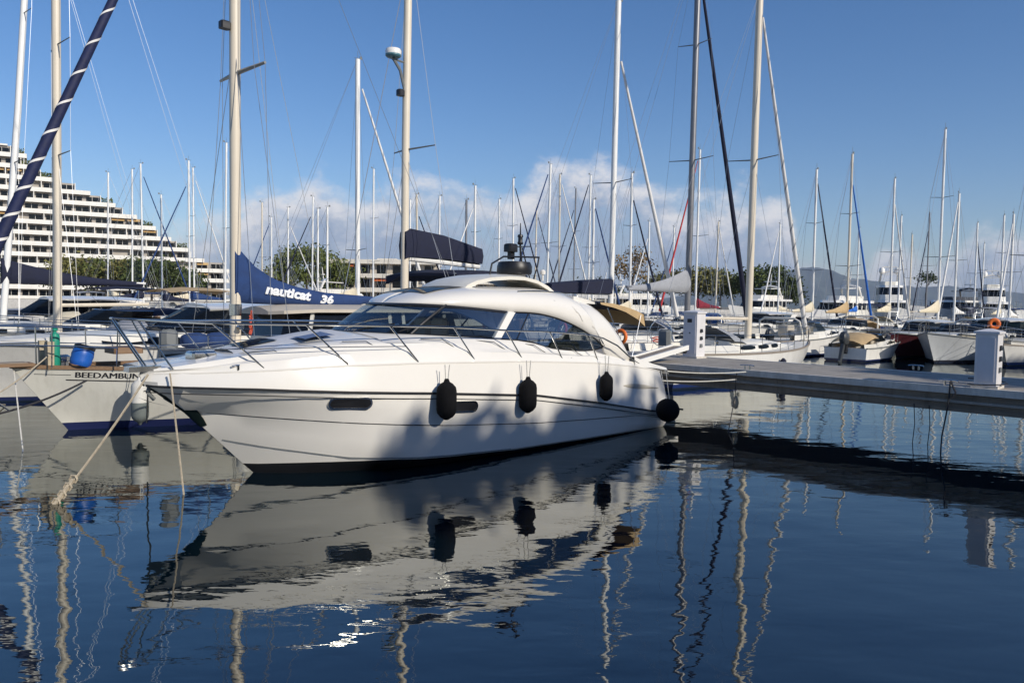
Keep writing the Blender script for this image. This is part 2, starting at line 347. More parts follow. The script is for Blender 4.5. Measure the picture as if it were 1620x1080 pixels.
def ysec(s):
    """half section, keel to gunwale: (half width, z); widths fall to nothing at the stem line"""
    zr, zg, hr, hg = Y_ZR(s), Y_ZG(s), Y_HR(s), Y_HG(s)
    zk = interp(s, [-.8, .05, .98, 2.44, 4.47, 7.93, 8.6], [.98, .89, .79, .65, .50, .33, .27])
    zk = min(zk, zr - .12); zk = max(zk, .2)
    zc = interp(s, [-.6, 0, 1, 2, 4, 8.6], [.58, .44, .25, .17, .10, .03])
    zb = interp(s, [0, .6, 2, 4.5, 7.3, 8.6], [.16, .19, .17, .13, .08, .06])
    def lim(h, z):           # distance aft of the stem at this height narrows the section
        a = s - stem(z)
        return max(min(h, h * (1 - math.exp(-max(a, 0) * 1.15)) * 1.06), .012) if a > 0 else .012
    hk = lim(hr * .95, zk); hc = lim(hr * .90, zc); hb = lim(hr * .88, zb)
    if zb > zc - .03: zb = zc - .03
    return [(.0, -.55), (lim(hr * .6, -.2), -.25), (hb * .97, zb - .02), (hb, zb), (hc, zc), ((hc + hk) / 2 + .015, (zc + zk) / 2), (hk, zk), ((hk * .45 + hr * .55), zk * .5 + zr * .5 - .02), (hr, zr), (hr - .01, zr + .06), (hg, zg)]
def hull_rings(i0, i1):
    rings = []
    for s in YS:
        sec = ysec(s)[i0:i1 + 1]
        pts = []
        for h, z in sec:
            x = max(s, stem(z)) - .42 * max(z - .42, 0) * interp(s, [7.3, 8.55], [0, 1])   # onto the stem; raked transom
            hh = h if s > stem(z) else .008
            pts.append((x, hh, z))
        rings.append([(x, -h, z) for x, h, z in pts[::-1]] + [(x, h, z) for x, h, z in pts])
    return rings
def lim_curve(idx, out=.0, dz=0.0, s0=-1.6):
    p = []
    for s in [s0 + i * (8.55 - s0) / 60 for i in range(61)]:
        h, z = ysec(s)[idx]; p.append((max(s, stem(z)) - .42 * max(z - .42, 0) * interp(s, [7.3, 8.55], [0, 1]), -(h + out), z + dz))
    return p
def strip(mb, pts, hgt, thick):
    """thin moulding that follows the hull side: port and starboard"""
    for sg in (1, -1):
        rings = []
        for x, y, z in pts:
            o = -1 if y < 0 else 1
            rings.append([(x, sg * (y), z - hgt / 2), (x, sg * (y + o * thick), z - hgt * .3), (x, sg * (y + o * thick), z + hgt * .3), (x, sg * y, z + hgt / 2)])
        mb.loft(rings, caps=True, flip=(sg < 0))
    return mb
YL = lambda s: interp(s, [-1.6, -.5, .45, 1.5, 2.5, 3.9, 5, 6.2, 7.5, 8.5], [1.575, 1.77, 1.90, 1.94, 1.93, 1.85, 1.74, 1.64, 1.46, 1.30])      # shoulder line of the deck moulding
YLT = lambda s: max(Y_HG(s) - interp(s, [-1.6, -.5, 1, 8.5], [.02, .16, .20, .16]), .01)
SILL = [(1.55, 0, 2.08), (1.62, -.4, 2.08), (1.82, -.78, 2.07), (2.3, -1.06, 2.05), (3.0, -1.23, 2.01), (3.66, -1.31, 1.975)]
SILL2 = [(3.80, -1.32, 1.955), (4.2, -1.35, 1.93), (4.56, -1.38, 1.88), (4.98, -1.40, 1.775), (5.6, -1.42, 1.705), (6.1, -1.42, 1.70), (6.43, -1.42, 1.73)]
TOPC = [(2.30, 0, 2.54), (2.37, -.4, 2.54), (2.58, -.75, 2.535), (3.05, -1.0, 2.51), (3.6, -1.10, 2.47), (4.14, -1.16, 2.425)]
TOPC2 = [(4.29, -1.18, 2.41), (4.65, -1.2, 2.40), (4.97, -1.22, 2.37), (5.4, -1.27, 2.28), (5.85, -1.33, 2.125), (6.25, -1.38, 1.93), (6.47, -1.42, 1.77)]
def make_main_yacht():
    O = at_z(400, 747, 0)
    root = thing('motor_yacht', 'big white hardtop motor yacht in the centre with its reflection in the dark water', 'motor yacht', (O.x, O.y, 0), A_DIR)
    # hull
    mb = MB(); mb.loft(hull_rings(3, 10), closed=False)
    n = len(ysec(0)[3:11]); last = [(x, y, z) for x, y, z in hull_rings(3, 10)[-1]]
    mb.add(last, [tuple(range(len(last)))])
    mb.build('hull', WHITE, root, 22)
    mb = MB(); mb.loft(hull_rings(0, 3), closed=False); last = hull_rings(0, 3)[-1]; mb.add(last, [tuple(range(len(last)))]); mb.build('antifouling', ANTIF, root)
    strip(MB(), lim_curve(8, -.002, .0), .034, .03).build('rub_rail', BLACK, root)
    strip(MB(), lim_curve(8, -.012, -.085), .014, .014).build('pin_stripe', BLACK, root)
    strip(MB(), lim_curve(6, -.004, 0, -.78), .014, .012).build('pin_stripe', BLACK, root)
    strip(MB(), lim_curve(4, -.006, 0, -.5)[:30], .02, .02).build('spray_rail', GREYP, root)
    strip(MB(), lim_curve(10, .0, .0), .03, .012).build('gunwale_moulding', WHITE, root)
    # deck moulding: gunwale -> shoulder -> windows sill / foredeck centre
    sil = smooth_curve(SILL, 40) + smooth_curve(SILL2, 30)
    sx = [p.x for p in sil]; st = [-p.y for p in sil]; sz = [p.z for p in sil]
    S = [-1.58 + .12 * i for i in range(25)] + [1.4, 1.5, 1.55, 1.58, 1.6, 1.64, 1.7, 1.76, 1.82, 1.9, 2.0, 2.15, 2.3, 2.6, 3, 3.4, 3.8, 4.2, 4.6, 5, 5.4, 5.8, 6.2, 6.5, 6.9, 7.3, 7.6]
    S = sorted(S)
    rings = []
    for s in S:
        hg, zg, hl, zl = Y_HG(s), Y_ZG(s), YLT(s), YL(s)
        zl = max(zl, zg + .01)
        half = [(hg, zg), (hg - .015, zg + .03), ((hg + hl) / 2 + .045, (zg + zl) / 2 + .02), (hl + .03, zl - .045), (hl, zl)]
        if s < 1.55:
            zc = interp(s, [-1.6, -1.1, -.2, .76, 1.3, 1.55], [1.60, 1.70, 1.86, 2.02, 2.085, 2.085])
            zc = max(zc, zl)
            half += [(hl * .97, zl + .02), (hl * .8, zl + (zc - zl) * .55), (hl * .5, zl + (zc - zl) * .85), (hl * .25, zl + (zc - zl) * .97), (.0, zc)]
        else:
            ti, zi = interp(s, sx, st), interp(s, sx, sz)
            if s > 6.43: ti, zi = hl - .12, zl + .01
            ti = min(ti, hl - .02)
            zi = max(zi, zl + .004)
            half += [(hl + (ti - hl) * .15, zl + .012), (hl + (ti - hl) * .4, zl + (zi - zl) * .5), (hl + (ti - hl) * .7, zl + (zi - zl) * .8), (hl + (ti - hl) * .9, zi - .003), (ti, zi)]
        rings.append([(s, -h, z) for h, z in half] + [(s, h, z) for h, z in half[::-1]])
    mb = MB()
    n = len(rings[0]); h2 = n // 2
    mb.loft([r[:h2] for r in rings], closed=False, flip=True); mb.loft([r[h2:] for r in rings], closed=False, flip=True)
    mb.build('deck', WHITE, root, 40)
    # saloon floor and dash
    MB().box(1.75, 7.5, -1.25, 1.25, 1.0, 1.05).build('saloon_floor', TEAK, root)
    db = MB(); db.loft([[(1.60, -.35, 2.05), (1.60, .35, 2.05)], [(1.95, -.85, 2.03), (1.95, .85, 2.03)], [(2.5, -1.08, 2.0), (2.5, 1.08, 2.0)], [(2.9, -1.15, 1.97), (2.9, 1.15, 1.97)], [(3.0, -1.15, 1.5), (3.0, 1.15, 1.5)]], closed=False)
    dash = db.build('dashboard', mat('dash_cream', (.50, .47, .40), .6, var=.08), root)
    MB().rbox(2.55, 3.0, .15, .95, 1.95, 2.16, .05).build('instrument_pod', BLACK, dash)
    MB().tube([(3.02 + .02 * 0, .55 + .19 * cos(k * pi / 8), 2.02 + .19 * sin(k * pi / 8)) for k in range(17)], .016, 5).build('steering_wheel', BLACK, dash)
    for y in (.3, .8):
        MB().rbox(3.75, 3.9, y - .22, y + .22, 1.5, 2.28, .06).rbox(3.45, 3.85, y - .22, y + .22, 1.35, 1.55, .05).build('helm_seat', LEATHER, root)
    MB().rbox(4.2, 6.0, -1.2, -.7, 1.05, 1.5, .06).rbox(4.2, 6.0, -1.27, -1.12, 1.45, 1.86, .05).build('settee', LEATHER, root)
    MB().rbox(4.6, 6.2, .75, 1.25, 1.05, 1.9, .03).build('galley_counter', TEAK, root)
    # windscreen and frame
    def ruled(c0, c1, n, k=3, bulge=0.03):
        a, b = smooth_curve(c0, n), smooth_curve(c1, n); rings = []
        for p, q in zip(a, b):
            nrm = Vector((-.5, -.6 if p.y < 0 else 0, .6)); r = []
            for i in range(k + 1):
                t = i / k; r.append(p.lerp(q, t) + nrm * bulge * 4 * t * (1 - t))
            rings.append(r)
        return rings
    sc = [Vector((x, y, z)) for x, y, z in SILL]; tc = [Vector((x, y, z)) for x, y, z in TOPC]
    full = lambda c: [(p.x, -p.y, p.z) for p in c[::-1]] + [(p.x, p.y, p.z) for p in c[1:]]
    rg = ruled(full(sc), full(tc), 41, 4)
    mb = MB(); cuts = [0, 9, 20, 31, 40]
    for a, b in zip(cuts[:-1], cuts[1:]):
        MB().loft(rg[a:b + 1], closed=False).build('windscreen_pane', CLEAR, root, 60)
    for c in (9, 31): MB().tube([p + Vector((-.005, 0, .005)) for p in rg[c]], .022, 6).build('windscreen_mullion', BLACK, root)
    MB().tube([r[0] for r in rg], .014, 5).build('windscreen_seal', BLACK, root)
    MB().loft([[r[-1] + Vector((-.006, 0, .008)), r[-1].lerp(r[-2], .36) + Vector((-.008, -.004, .012))] for r in rg], closed=False).build('sunshade_band', BLACK, root, 60)
    for sg, pts in ((1, [(1.72, -.55, 2.10), (2.0, -.25, 2.16), (2.25, .1, 2.33)]), (-1, [(1.75, .55, 2.10), (1.9, .3, 2.14), (2.1, .05, 2.24)])):
        MB().tube([(1.95, -.98 * 1, 2.11), (2.25, -1.02, 2.19), (2.75, -1.14, 2.2)] if sg > 0 else [(1.63, -.3, 2.11), (1.75, -.5, 2.17), (2.0, -.78, 2.22)], .012, 5).build('wiper', BLACK, root)
    for sg in (1, -1):
        f = lambda c: [(p[0], sg * p[1], p[2]) for p in c]
        # side window, its pillars
        r2 = ruled(f(SILL2), f(TOPC2), 33, 4, 0.0)
        MB().loft(r2, closed=False, flip=sg < 0).build('side_window', TINT, root, 60); sw = LAST[-1]
        MB().tube([r[0] for r in r2] + [r2[-1][-1]] + [r[-1] for r in r2[::-1]] + [r2[0][0]], .016, 5).build('window_seal', BLACK, sw)
        MB().tube([p + Vector((0, .012 * sg, 0)) for p in r2[5]], .02, 5).build('window_post', BLACK, sw)
        MB().tube([p + Vector((0, .03 * sg, 0)) for p in r2[16]], .02, 5).build('window_post', BLACK, sw)
        a, b, c, d = [Vector(p) for p in (f([SILL[-1]])[0], f([SILL2[0]])[0], f([TOPC2[0]])[0], f([TOPC[-1]])[0])]
        o = Vector((0, -sg * .02, 0)); i = Vector((0, sg * .05, 0))
        MB().loft([[a + o, b + o, b + i, a + i], [d + o, c + o, c + i, d + i]], caps=True, flip=sg < 0).build('windscreen_pillar', WHITE, root, 0)
    # roof shell with quarter panels
    E = smooth_curve(TOPC, 22) + smooth_curve(TOPC2, 22) + smooth_curve([(6.5, -1.425, 1.70), (6.62, -1.43, 1.58), (6.9, -1.44, 1.48), (7.2, -1.45, 1.40), (7.45, -1.45, 1.34)], 8)
    ex = [2.30, 2.58, 3.05, 4.14, 4.97, 5.85, 6.47, 7.0, 7.45]; cx = [2.30, 2.6, 3.0, 3.95, 4.75, 5.40, 5.85, 6.12, 6.36]
    zcen = lambda s: interp(s, [2.30, 2.45, 2.7, 3.1, 3.6, 4.3, 5.2, 5.9, 6.62], [2.54, 2.635, 2.72, 2.80, 2.85, 2.87, 2.87, 2.80, 2.66])
    rings = []
    K = 12
    for p in E:
        c = interp(p.x, ex, cx); zc = zcen(c); r = []
        flare = interp(p.x, [2.3, 3.2, 4.1], [.35, .8, 1.0])
        for k in range(K + 1):
            q = k / K; ph = q * pi / 2
            tt = cos(ph) ** (.55 + .45 * (1 - flare)); zz = sin(ph) ** (.62 + .38 * (1 - flare))
            ss = zz if p.x > 6 else q
            r.append(Vector((p.x + (c - p.x) * ss, p.y * tt, p.z + (zc - p.z) * zz)))
        rings.append(r)
    rings = [[Vector((p.x, -p.y, p.z)) for p in r[::-1]][:-1] + r[::-1][::-1] if False else r for r in rings]
    mb = MB(); mb.loft(rings, closed=False, flip=True); mb.loft([[Vector((p.x, -p.y, p.z)) for p in r] for r in rings], closed=False)
    roof = mb.build('hardtop_roof', WHITE, root, 50)
    so_ = roof.modifiers.new('thickness', 'SOLIDIFY'); so_.thickness = .05; so_.offset = -1
    # aft lip over the cockpit
    lip = []
    for k in range(13):
        y = -1.02 + 2.04 * k / 12; z = 2.60 + .05 * (1 - (y / 1.02) ** 2)
        lip.append([(6.05, y, z + .12), (6.42, y, z + .07), (6.76, y, z + .0), (6.76, y, z - .03), (6.05, y, z - .0)])
    MB().loft(lip, caps=True).build('roof_overhang', WHITE, root, 50)
    # sunroof glass and hoop
    MB().loft([[(x, y, zcen(x) + .012 - .03 * abs(y)) for y in (-.6, -.3, 0, .3, .6)] for x in (2.75, 3.0, 3.3, 3.6)], closed=False).build('sunroof_glass', DARKW, roof)
    hoop = []
    for x, z, hh in [(3.60, 2.86, .05), (3.68, 2.93, .05), (3.9, 3.01, .045), (4.25, 3.075, .04), (4.7, 3.11, .04), (5.1, 3.11, .04), (5.45, 3.06, .045), (5.75, 2.96, .06), (5.98, 2.83, .07), (6.1, 2.72, .07)]:
        hoop.append([(x, y, z - .05 * (y / .62) ** 4) for y in (-.62, -.5, -.25, 0, .25, .5, .62)] + [(x + .02, y, z - hh - .02 - .05 * (y / .62) ** 4) for y in (.62, .5, .25, 0, -.25, -.5, -.62)])
    MB().loft(hoop, caps=True, flip=True).build('sunroof_hoop', WHITE2, root, 40)
    MB().tube([(4.5, -.98, 2.70), (4.54, -1.0, 2.78), (5.1, -1.0, 2.80), (5.7, -.99, 2.78)], .014, 6).build('grab_rail', STEEL, roof)
    MB().box(5.28, 5.36, -1.20, -1.10, 2.55, 2.63).build('navigation_light', BLACK, roof)
    # faint lettering marks of roof and quarter (not legible)
    for x0, y0, z0, L, nm in ((5.95, -1.08, 2.69, .34, 7), (6.45, -1.0, 2.66, .26, 6)):
        mb = MB()
        for i in range(nm): mb.box(x0 + L * i / nm, x0 + L * (i + .6) / nm, y0 - .03, y0 - .02, z0 - .002 * i, z0 + .035 - .002 * i)
    # radar, lights and aerials on the roof
    rm = MB().lathe([(.33, 0), (.35, .05), (.345, .16), (.31, .24), (.10, .255)], 20, (5.45, 0, 3.13)).build('radar_dome', BLACK, roof)
    MB().box(5.2, 5.7, -.06, .06, 2.98, 3.14).build('radar_foot', WHITE, roof)
    ms = MB(); ms.tube([(5.75, .02, 2.9), (5.62, .0, 3.5), (5.6, 0, 3.72)], .022, 6).tube([(5.95, .0, 2.9), (5.66, 0, 3.66)], .014, 5)
    ms.tube([(4.6, -.2, 3.1), (4.65, -.2, 3.30), (5.0, -.15, 3.45), (6.2, .05, 3.50)], .018, 6).tube([(6.2, .05, 3.5), (6.1, .0, 3.3), (5.95, 0, 2.95)], .015, 5).tube([(5.35, 0, 3.66), (5.9, 0, 3.70)], .01, 4)
    ms.build('instrument_mast', BLACK, root)
    MB().rbox(5.22, 5.46, -.1, .1, 3.56, 3.72, .03).box(5.3, 5.4, -.05, .05, 3.42, 3.57).build('searchlight', BLACK, root)
    MB().lathe([(.05, 0), (.06, .03), (.045, .06), (.045, .14), (.06, .15), (.05, .19), (.015, .2), (.008, .42)], 10, (5.6, 0, 3.72)).build('mast_light', BLACK, root)
    for x, y in ((5.95, .25), (6.05, -.2)): MB().lathe([(.02, 0), (.02, .12), (.055, .13), (.06, .19), (.03, .22)], 10, (x, y, 3.02)).build('antenna_mushroom', WHITE, root)
    # rails
    tops = [(-1.95, -.05, 2.30), (-1.66, -.12, 2.28), (-.88, -.60, 2.245), (.24, -1.09, 2.23), (1.45, -1.40, 2.21), (2.57, -1.55, 2.18), (3.67, -1.60, 2.12), (4.73, -1.62, 2.08), (5.79, -1.62, 2.0), (6.25, -1.61, 1.93)]
    feet = [(-1.52, -.06, 1.60), (-1.27, -.28, 1.59), (-.28, -.89, 1.61), (.81, -1.27, 1.65), (1.93, -1.47, 1.65), (3.03, -1.55, 1.62), (4.09, -1.59, 1.59), (5.13, -1.59, 1.53), (6.13, -1.59, 1.47)]
    tp = smooth_curve(tops, 60)
    loop = [(p.x, -p.y, p.z) for p in tp[::-1]] + [tuple(p) for p in tp]
    aft = [(6.7, -1.6, 1.78), (7.2, -1.58, 1.5), (7.55, -1.56, 1.36)]
    MB().tube([(x, -y, z) for x, y, z in aft[::-1]] + loop + aft, .016, 7).build('bow_rail', STEEL, root); brail = LAST[-1]
    mid = [Vector(f).lerp(Vector(t), .45) for f, t in zip(feet[1:5], tops[1:5])]
    for sg in (1, -1):
        MB().tube([(p.x, sg * p.y, p.z) for p in smooth_curve(mid, 24)], .007, 5).build('guard_wire', STEEL, root)
        for f, t in zip(feet, tops[:9]):
            MB().tube([(f[0], sg * f[1], f[2] - .02), (f[0], sg * f[1], f[2] + .02), (t[0], sg * t[1], t[2])], .0135, 6).build('stanchion', STEEL, brail)
        for s in (-.55, 1.55 + 1.2, 5.3):
            h, z = Y_HG(s) - .05, Y_ZG(s)
            MB().tube([(s - .13, sg * -h, z + .075), (s - .06, sg * -h, z + .085), (s + .06, sg * -h, z + .085), (s + .13, sg * -h, z + .075)], .014, 6).box(s - .06, s - .03, sg * -h - .02, sg * -h + .02, z, z + .08).box(s + .03, s + .06, sg * -h - .02, sg * -h + .02, z, z + .08).build('cleat', STEEL, root)
        # deck hand rails that follow the cabin side
        for s0 in (-.15, 1.15, 2.45, 3.5, 4.45, 5.45):
            h0, h1 = YLT(s0), Y_HG(s0 + .5)
            MB().tube([(s0 - .3, sg * -(h0 - .1), YL(s0 - .3) + .06), (s0 + .06, sg * -(h0 + .0), YL(s0) + .05), (s0 + .2, sg * -(h0 + .05), YL(s0) - .04), (s0 + .55, sg * -(h1 - .06), Y_ZG(s0 + .5) + .02)], .008, 5).build('hand_rail', STEEL, root)
        # portholes
        for s0, L in ((.83, .62), (2.72, .56)):
            def on(s, z):
                sec = ysec(s); zs = [p[1] for p in sec]; hs = [p[0] for p in sec]; return interp(z, zs, hs)
            zc = 1.10 if s0 < 1.5 else .93
            def pill(L, H, o, dz=0):
                r = []
                for k in range(28):
                    a = 2 * pi * k / 28; cx_ = L / 2 - H / 2; x = s0 + (cx_ if cos(a) > 0 else -cx_) + H / 2 * cos(a); z = zc + H / 2 * sin(a) - (x - s0) * .05
                    r.append((x, sg * -(on(x, z) + o), z))
                return r
            MB().loft([pill(L, .185, -.01), pill(L, .185, .03), pill(L - .05, .135, .03), pill(L - .05, .135, .012)]).build('porthole_frame', STEEL, root, 50)
            MB().add(pill(L - .04, .145, .022), [tuple(range(28))]).build('porthole_pane', BLACK, LAST[-1], 0)
        # exhaust / air scoop on the quarter
        mb = MB(); rr = []
        for i in range(9):
            s = 6.85 + 1.25 * i / 8; z = 1.02 - .13 * i / 8 - .02; hh = .01 + .075 * sin(pi * min(i / 8 * 1.1, 1) ** .8) ; y = -(interp(z, [q[1] for q in ysec(s)], [q[0] for q in ysec(s)]) + .004)
            rr.append([(s, sg * y, z - hh * .6), (s, sg * (y - .012), z), (s, sg * y, z + hh * .6)])
        MB().loft(rr, closed=False).build('air_scoop', mat('scoop_beige', (.50, .46, .38), .6), root)
    # transom, swim platform, cockpit
    MB().box(8.55, 9.05, -1.5, 1.5, .26, .34).build('swim_platform', WHITE, root)
    MB().box(8.58, 9.02, -1.44, 1.44, .342, .36).build('platform_planking', TEAKG, root)
    MB().box(7.3, 8.45, -1.42, 1.42, .62, .68).build('cockpit_sole', TEAK, root)
    for sg in (1, -1):
        rg2 = []
        for s in (7.3, 7.6, 8.0, 8.3, 8.5, 8.6):
            zt = interp(s, [7.3, 7.6, 8.1, 8.5, 8.6], [1.52, 1.43, 1.32, 1.24, 1.1]); h = Y_HG(s)
            rg2.append([(s, sg * -h, Y_ZG(s) - .0 if s < 8.55 else 1.1), (s, sg * -(h - .02), zt + .02), (s, sg * -(h - .25), zt + .02), (s, sg * -(h - .27), .68)])
        MB().loft(rg2, closed=False, flip=sg > 0).build('cockpit_coaming', WHITE, root, 40)
    MB().loft([[(8.25, -1.55, .4), (8.25, 1.55, .4)], [(8.35, -1.5, 1.2), (8.35, 1.5, 1.2)], [(8.2, -1.4, 1.28), (8.2, 1.4, 1.28)], [(7.8, -1.3, 1.25), (7.8, 1.3, 1.25)], [(7.75, -1.3, .7), (7.75, 1.3, .7)]], closed=False).build('aft_seat', WHITE2, root, 40)
    # canvas awning behind the roof: navy top, tan valance
    aw = []; av = []
    for x, z, d in [(6.7, 2.60, .03), (7.1, 2.58, .07), (7.5, 2.52, .10), (7.9, 2.44, .17), (8.15, 2.36, .24)]:
        aw.append([(x, y, z + .10 * (1 - (y / 1.15) ** 2)) for y in (-1.15, -.8, -.4, 0, .4, .8, 1.15)])
        av.append([(x, -1.155, z + .012), (x + d * .2, -1.17, z - d)])
    MB().loft(aw, closed=False, flip=True).build('cockpit_awning', NAVY, root, 60); awn = LAST[-1]
    MB().loft(av, closed=False).build('awning_valance', TAN, awn, 60)
    MB().loft([[(8.15, y, 2.372 + .10 * (1 - (y / 1.15) ** 2)), (8.22, y, 2.12 + .06 * (1 - (y / 1.15) ** 2))] for y in (-1.17, -.8, -.4, 0, .4, .8, 1.17)], closed=False).build('awning_valance', TAN, awn, 60)
    for sg in (1, -1):
        MB().tube([(7.55, sg * 1.3, 1.4), (8.0, sg * 1.2, 2.36)], .009, 5).build('awning_pole', STEEL, root)
        MB().tube([(7.4, sg * 1.34, 1.5), (6.85, sg * 1.22, 2.5)], .009, 5).build('awning_pole', STEEL, root)
    # bow gear
    MB().box(-1.78, -1.35, -.1, .1, 1.59, 1.66, .01).build('bow_roller', STEEL, root)
    pl = []
    for z in (1.36, 1.28, 1.2, 1.1, .98, .86, .76):
        x = stem(z) - .035; wd = .05 + .10 * sin(pi * (1.40 - z) / .7)
        pl.append([(x + .9 * wd, -wd, z + .03), (x + .2 * wd, -wd * .55, z + .01), (x, 0, z), (x + .2 * wd, wd * .55, z + .01), (x + .9 * wd, wd, z + .03)])
    MB().loft(pl, closed=False).build('anchor_plate', mat('dark_green_steel', (.016, .03, .028), .3, metal=.5), root)
    an = MB(); an.tube([(-1.45, 0, 1.52), (-1.50, 0, 1.30), (-1.42, 0, 1.20)], .03, 6); an.loft([[(-1.62, -.02, 1.24), (-1.62, .02, 1.24)], [(-1.45, -.14, 1.16), (-1.45, .14, 1.16)], [(-1.25, -.05, 1.10), (-1.25, .05, 1.10)]], closed=False)
    an.build('anchor', GREYP, root)
    MB().rbox(-.95, -.6, -.14, .14, 1.72, 1.84, .03).build('windlass', STEEL, root)
    # sun pad
    pad = [[(x, y * wd, interp(x, [-1.1, -.2, .76, 1.3], [1.72, 1.875, 2.03, 2.09]) + .03 - .10 * abs(y) ** 2.2) for y in (-1, -.6, -.2, .2, .6, 1)] for x, wd in ((-.45, .45), (0, .62), (.5, .74), (1.0, .8), (1.25, .8))]
    MB().loft(pad, closed=False, flip=True).build('sun_pad', mat('pad_grey', (.52, .54, .58), .8, var=.06, bump=.3, bscale=12), root)
    dz = lambda x: interp(x, [-1.1, -.2, .76, 1.3], [1.72, 1.875, 2.03, 2.09])
    MB().loft([[(x, y, dz(x) + .042 - .10 * (abs(y) / .7) ** 2.2 * .3) for y in (-.28, -.1, .1, .28)] for x in (-.3, .0, .25)], closed=False, flip=True).build('deck_hatch', DARKW, root, 0)
    MB().loft([[(x, y, dz(x) + .045 + .012 * sin(9 * x + 5 * y) - .03 * abs(y)) for y in (-.72, -.6, -.45, -.3)] for x in (.45, .6, .8, .95)], closed=False, flip=True).build('folded_towel', mat('towel_blue', (.10, .16, .30), .9, var=.2, vscale=9), root, 60)
    return root, O
MAIN, MAIN_O = make_main_yacht()
def main_w(s, t, z):      # yacht local -> world
    return MAIN_O + Vector((cos(A_DIR), sin(A_DIR), 0)) * s + Vector((-sin(A_DIR), cos(A_DIR), 0)) * t + Vector((0, 0, z))
# ------------------------------------------------------------------ fenders and mooring lines of the middle yacht
def fender(name, loc, r, length, material, label, group, top_z, lines=True, n=16, coverm=None):
    root = thing(name, label, 'fender', loc, 0, group)
    h = length / 2
    prof = [(.03, -h - .02), (.06, -h), (r * .62, -h + r * .13), (r * .92, -h + r * .5), (r, -h + r * .9), (r * 1.01, 0), (r, h - r * .9), (r * .92, h - r * .5), (r * .6, h - r * .15), (.05, h), (.03, h + .05)]
    if coverm:
        MB().lathe([(.02, -h - .05), (.05, -h), (r * .6, -h + r * .15), (r * .92, -h + r * .5), (r, -h + r * .9), (r * 1.01, -.02)], n).build('lower_half', coverm, root)
        MB().lathe([(r * 1.01, -.02), (r, h - r * .9), (r * .92, h - r * .5), (r * .6, h - r * .15), (.05, h), (.03, h + .05)], n).build('upper_half', material, root)
    else: MB().lathe(prof, n).build('body', material, root, 60)
    if lines:
        for dx in (-.03, .04):
            MB().tube([(dx * .5, 0, h + .03), (dx, .02, top_z - loc[2])], .008, 4).build('lanyard', ROPEW, root)
    return root
LAB = ['black fender nearest the bow of the middle yacht, beside the second porthole', 'black sausage fender halfway along the middle yacht', 'slimmer black fender high near the stern of the middle yacht']
for (s, t, zc, ln, r), lb in zip(((2.26, -1.76, 1.08, .56, .155), (3.98, -1.83, 1.03, .54, .15), (6.10, -1.82, 1.035, .48, .125)), LAB):
    p = main_w(s, t, zc); fender('fender', (p.x, p.y, p.z), r, ln, RUBBER, lb, 'black fenders of the middle yacht', 1.62)
def ball_fender():
    p = main_w(7.98, -1.93, .45)
    root = thing('ball_fender', 'round black ball fender at the stern corner of the middle yacht', 'fender', p)
    prof = [(.24 * sin(a), -.24 * cos(a)) for a in [pi * i / 12 for i in range(1, 12)]]
    MB().lathe(prof, 20).build('body', RUBBER, root, 60)
    for dx in (-.05, .05): MB().tube([(dx * .6, 0, .22), (dx - .08, .16, .80)], .008, 4).build('lanyard', ROPEW, root)
    MB().tube([(.2, .1, .02), (.34, .14, -.0)], .02, 5).build('toggle', BLACK, root)
ball_fender()
def line(name, pts, r, m, label, group=None, cat='rope', n=5):
    P0 = Vector(pts[0]); mb = MB(); mb.tube([Vector(p) - P0 for p in pts], r, n)
    o = mb.build(name, m, None, 60); o.location = P0
    return tag(o, label, cat, group)
bw = main_w(-1.55, -.14, 1.56)
line('mooring_line', sag(bw, at_z(84, 797, 0) + Vector((0, 0, -.03)), .05), .016, ROPE, 'knotted beige mooring line from the middle bow out to the left into the water')
kn = at_z(84, 797, 0)
def knot():
    p = bw.lerp(kn, .80) + Vector((0, 0, -.03)); mb = MB()
    d = (kn - bw).normalized()
    for i in range(5): mb.tube([d * (.11 * i) + Vector((.05 * cos(k * pi / 3 + i), 0, .05 * sin(k * pi / 3 + i))) for k in range(7)], .016, 4)
    mb.tube([Vector((0, 0, 0)), d * .6], .03, 5)
    o = mb.build('rope_splice', ROPE); o.location = p; tag(o, 'frayed splice with loops low on the beige mooring line', 'rope', kind='stuff')
knot()
b2 = main_w(-1.35, -.36, 1.58)
line('mooring_line', sag(b2, at_z(291, 782, 0) + Vector((0, 0, -.03)), -.02), .012, ROPE, 'thin line hanging almost straight down from the middle bow into the water')
line('mooring_line', sag(main_w(-1.4, .25, 1.5), at_z(232, 668, .5), .02), .014, ROPE, 'short rope running left from behind the middle bow')
st1 = main_w(8.2, -1.45, 1.28)
for q, lb in (((1180, 588), 'upper stern line from the middle yacht to the pier edge'), ((1165, 600), 'lower slack stern line from the middle yacht to the pier edge')):
    line('mooring_line', sag(main_w(8.25, -1.4 + (.3 if q[0] < 1170 else 0), 1.22 if q[0] > 1170 else 1.0), at_a(q[0], q[1], 16.11), .05), .013, ROPEW, lb, 'stern lines')
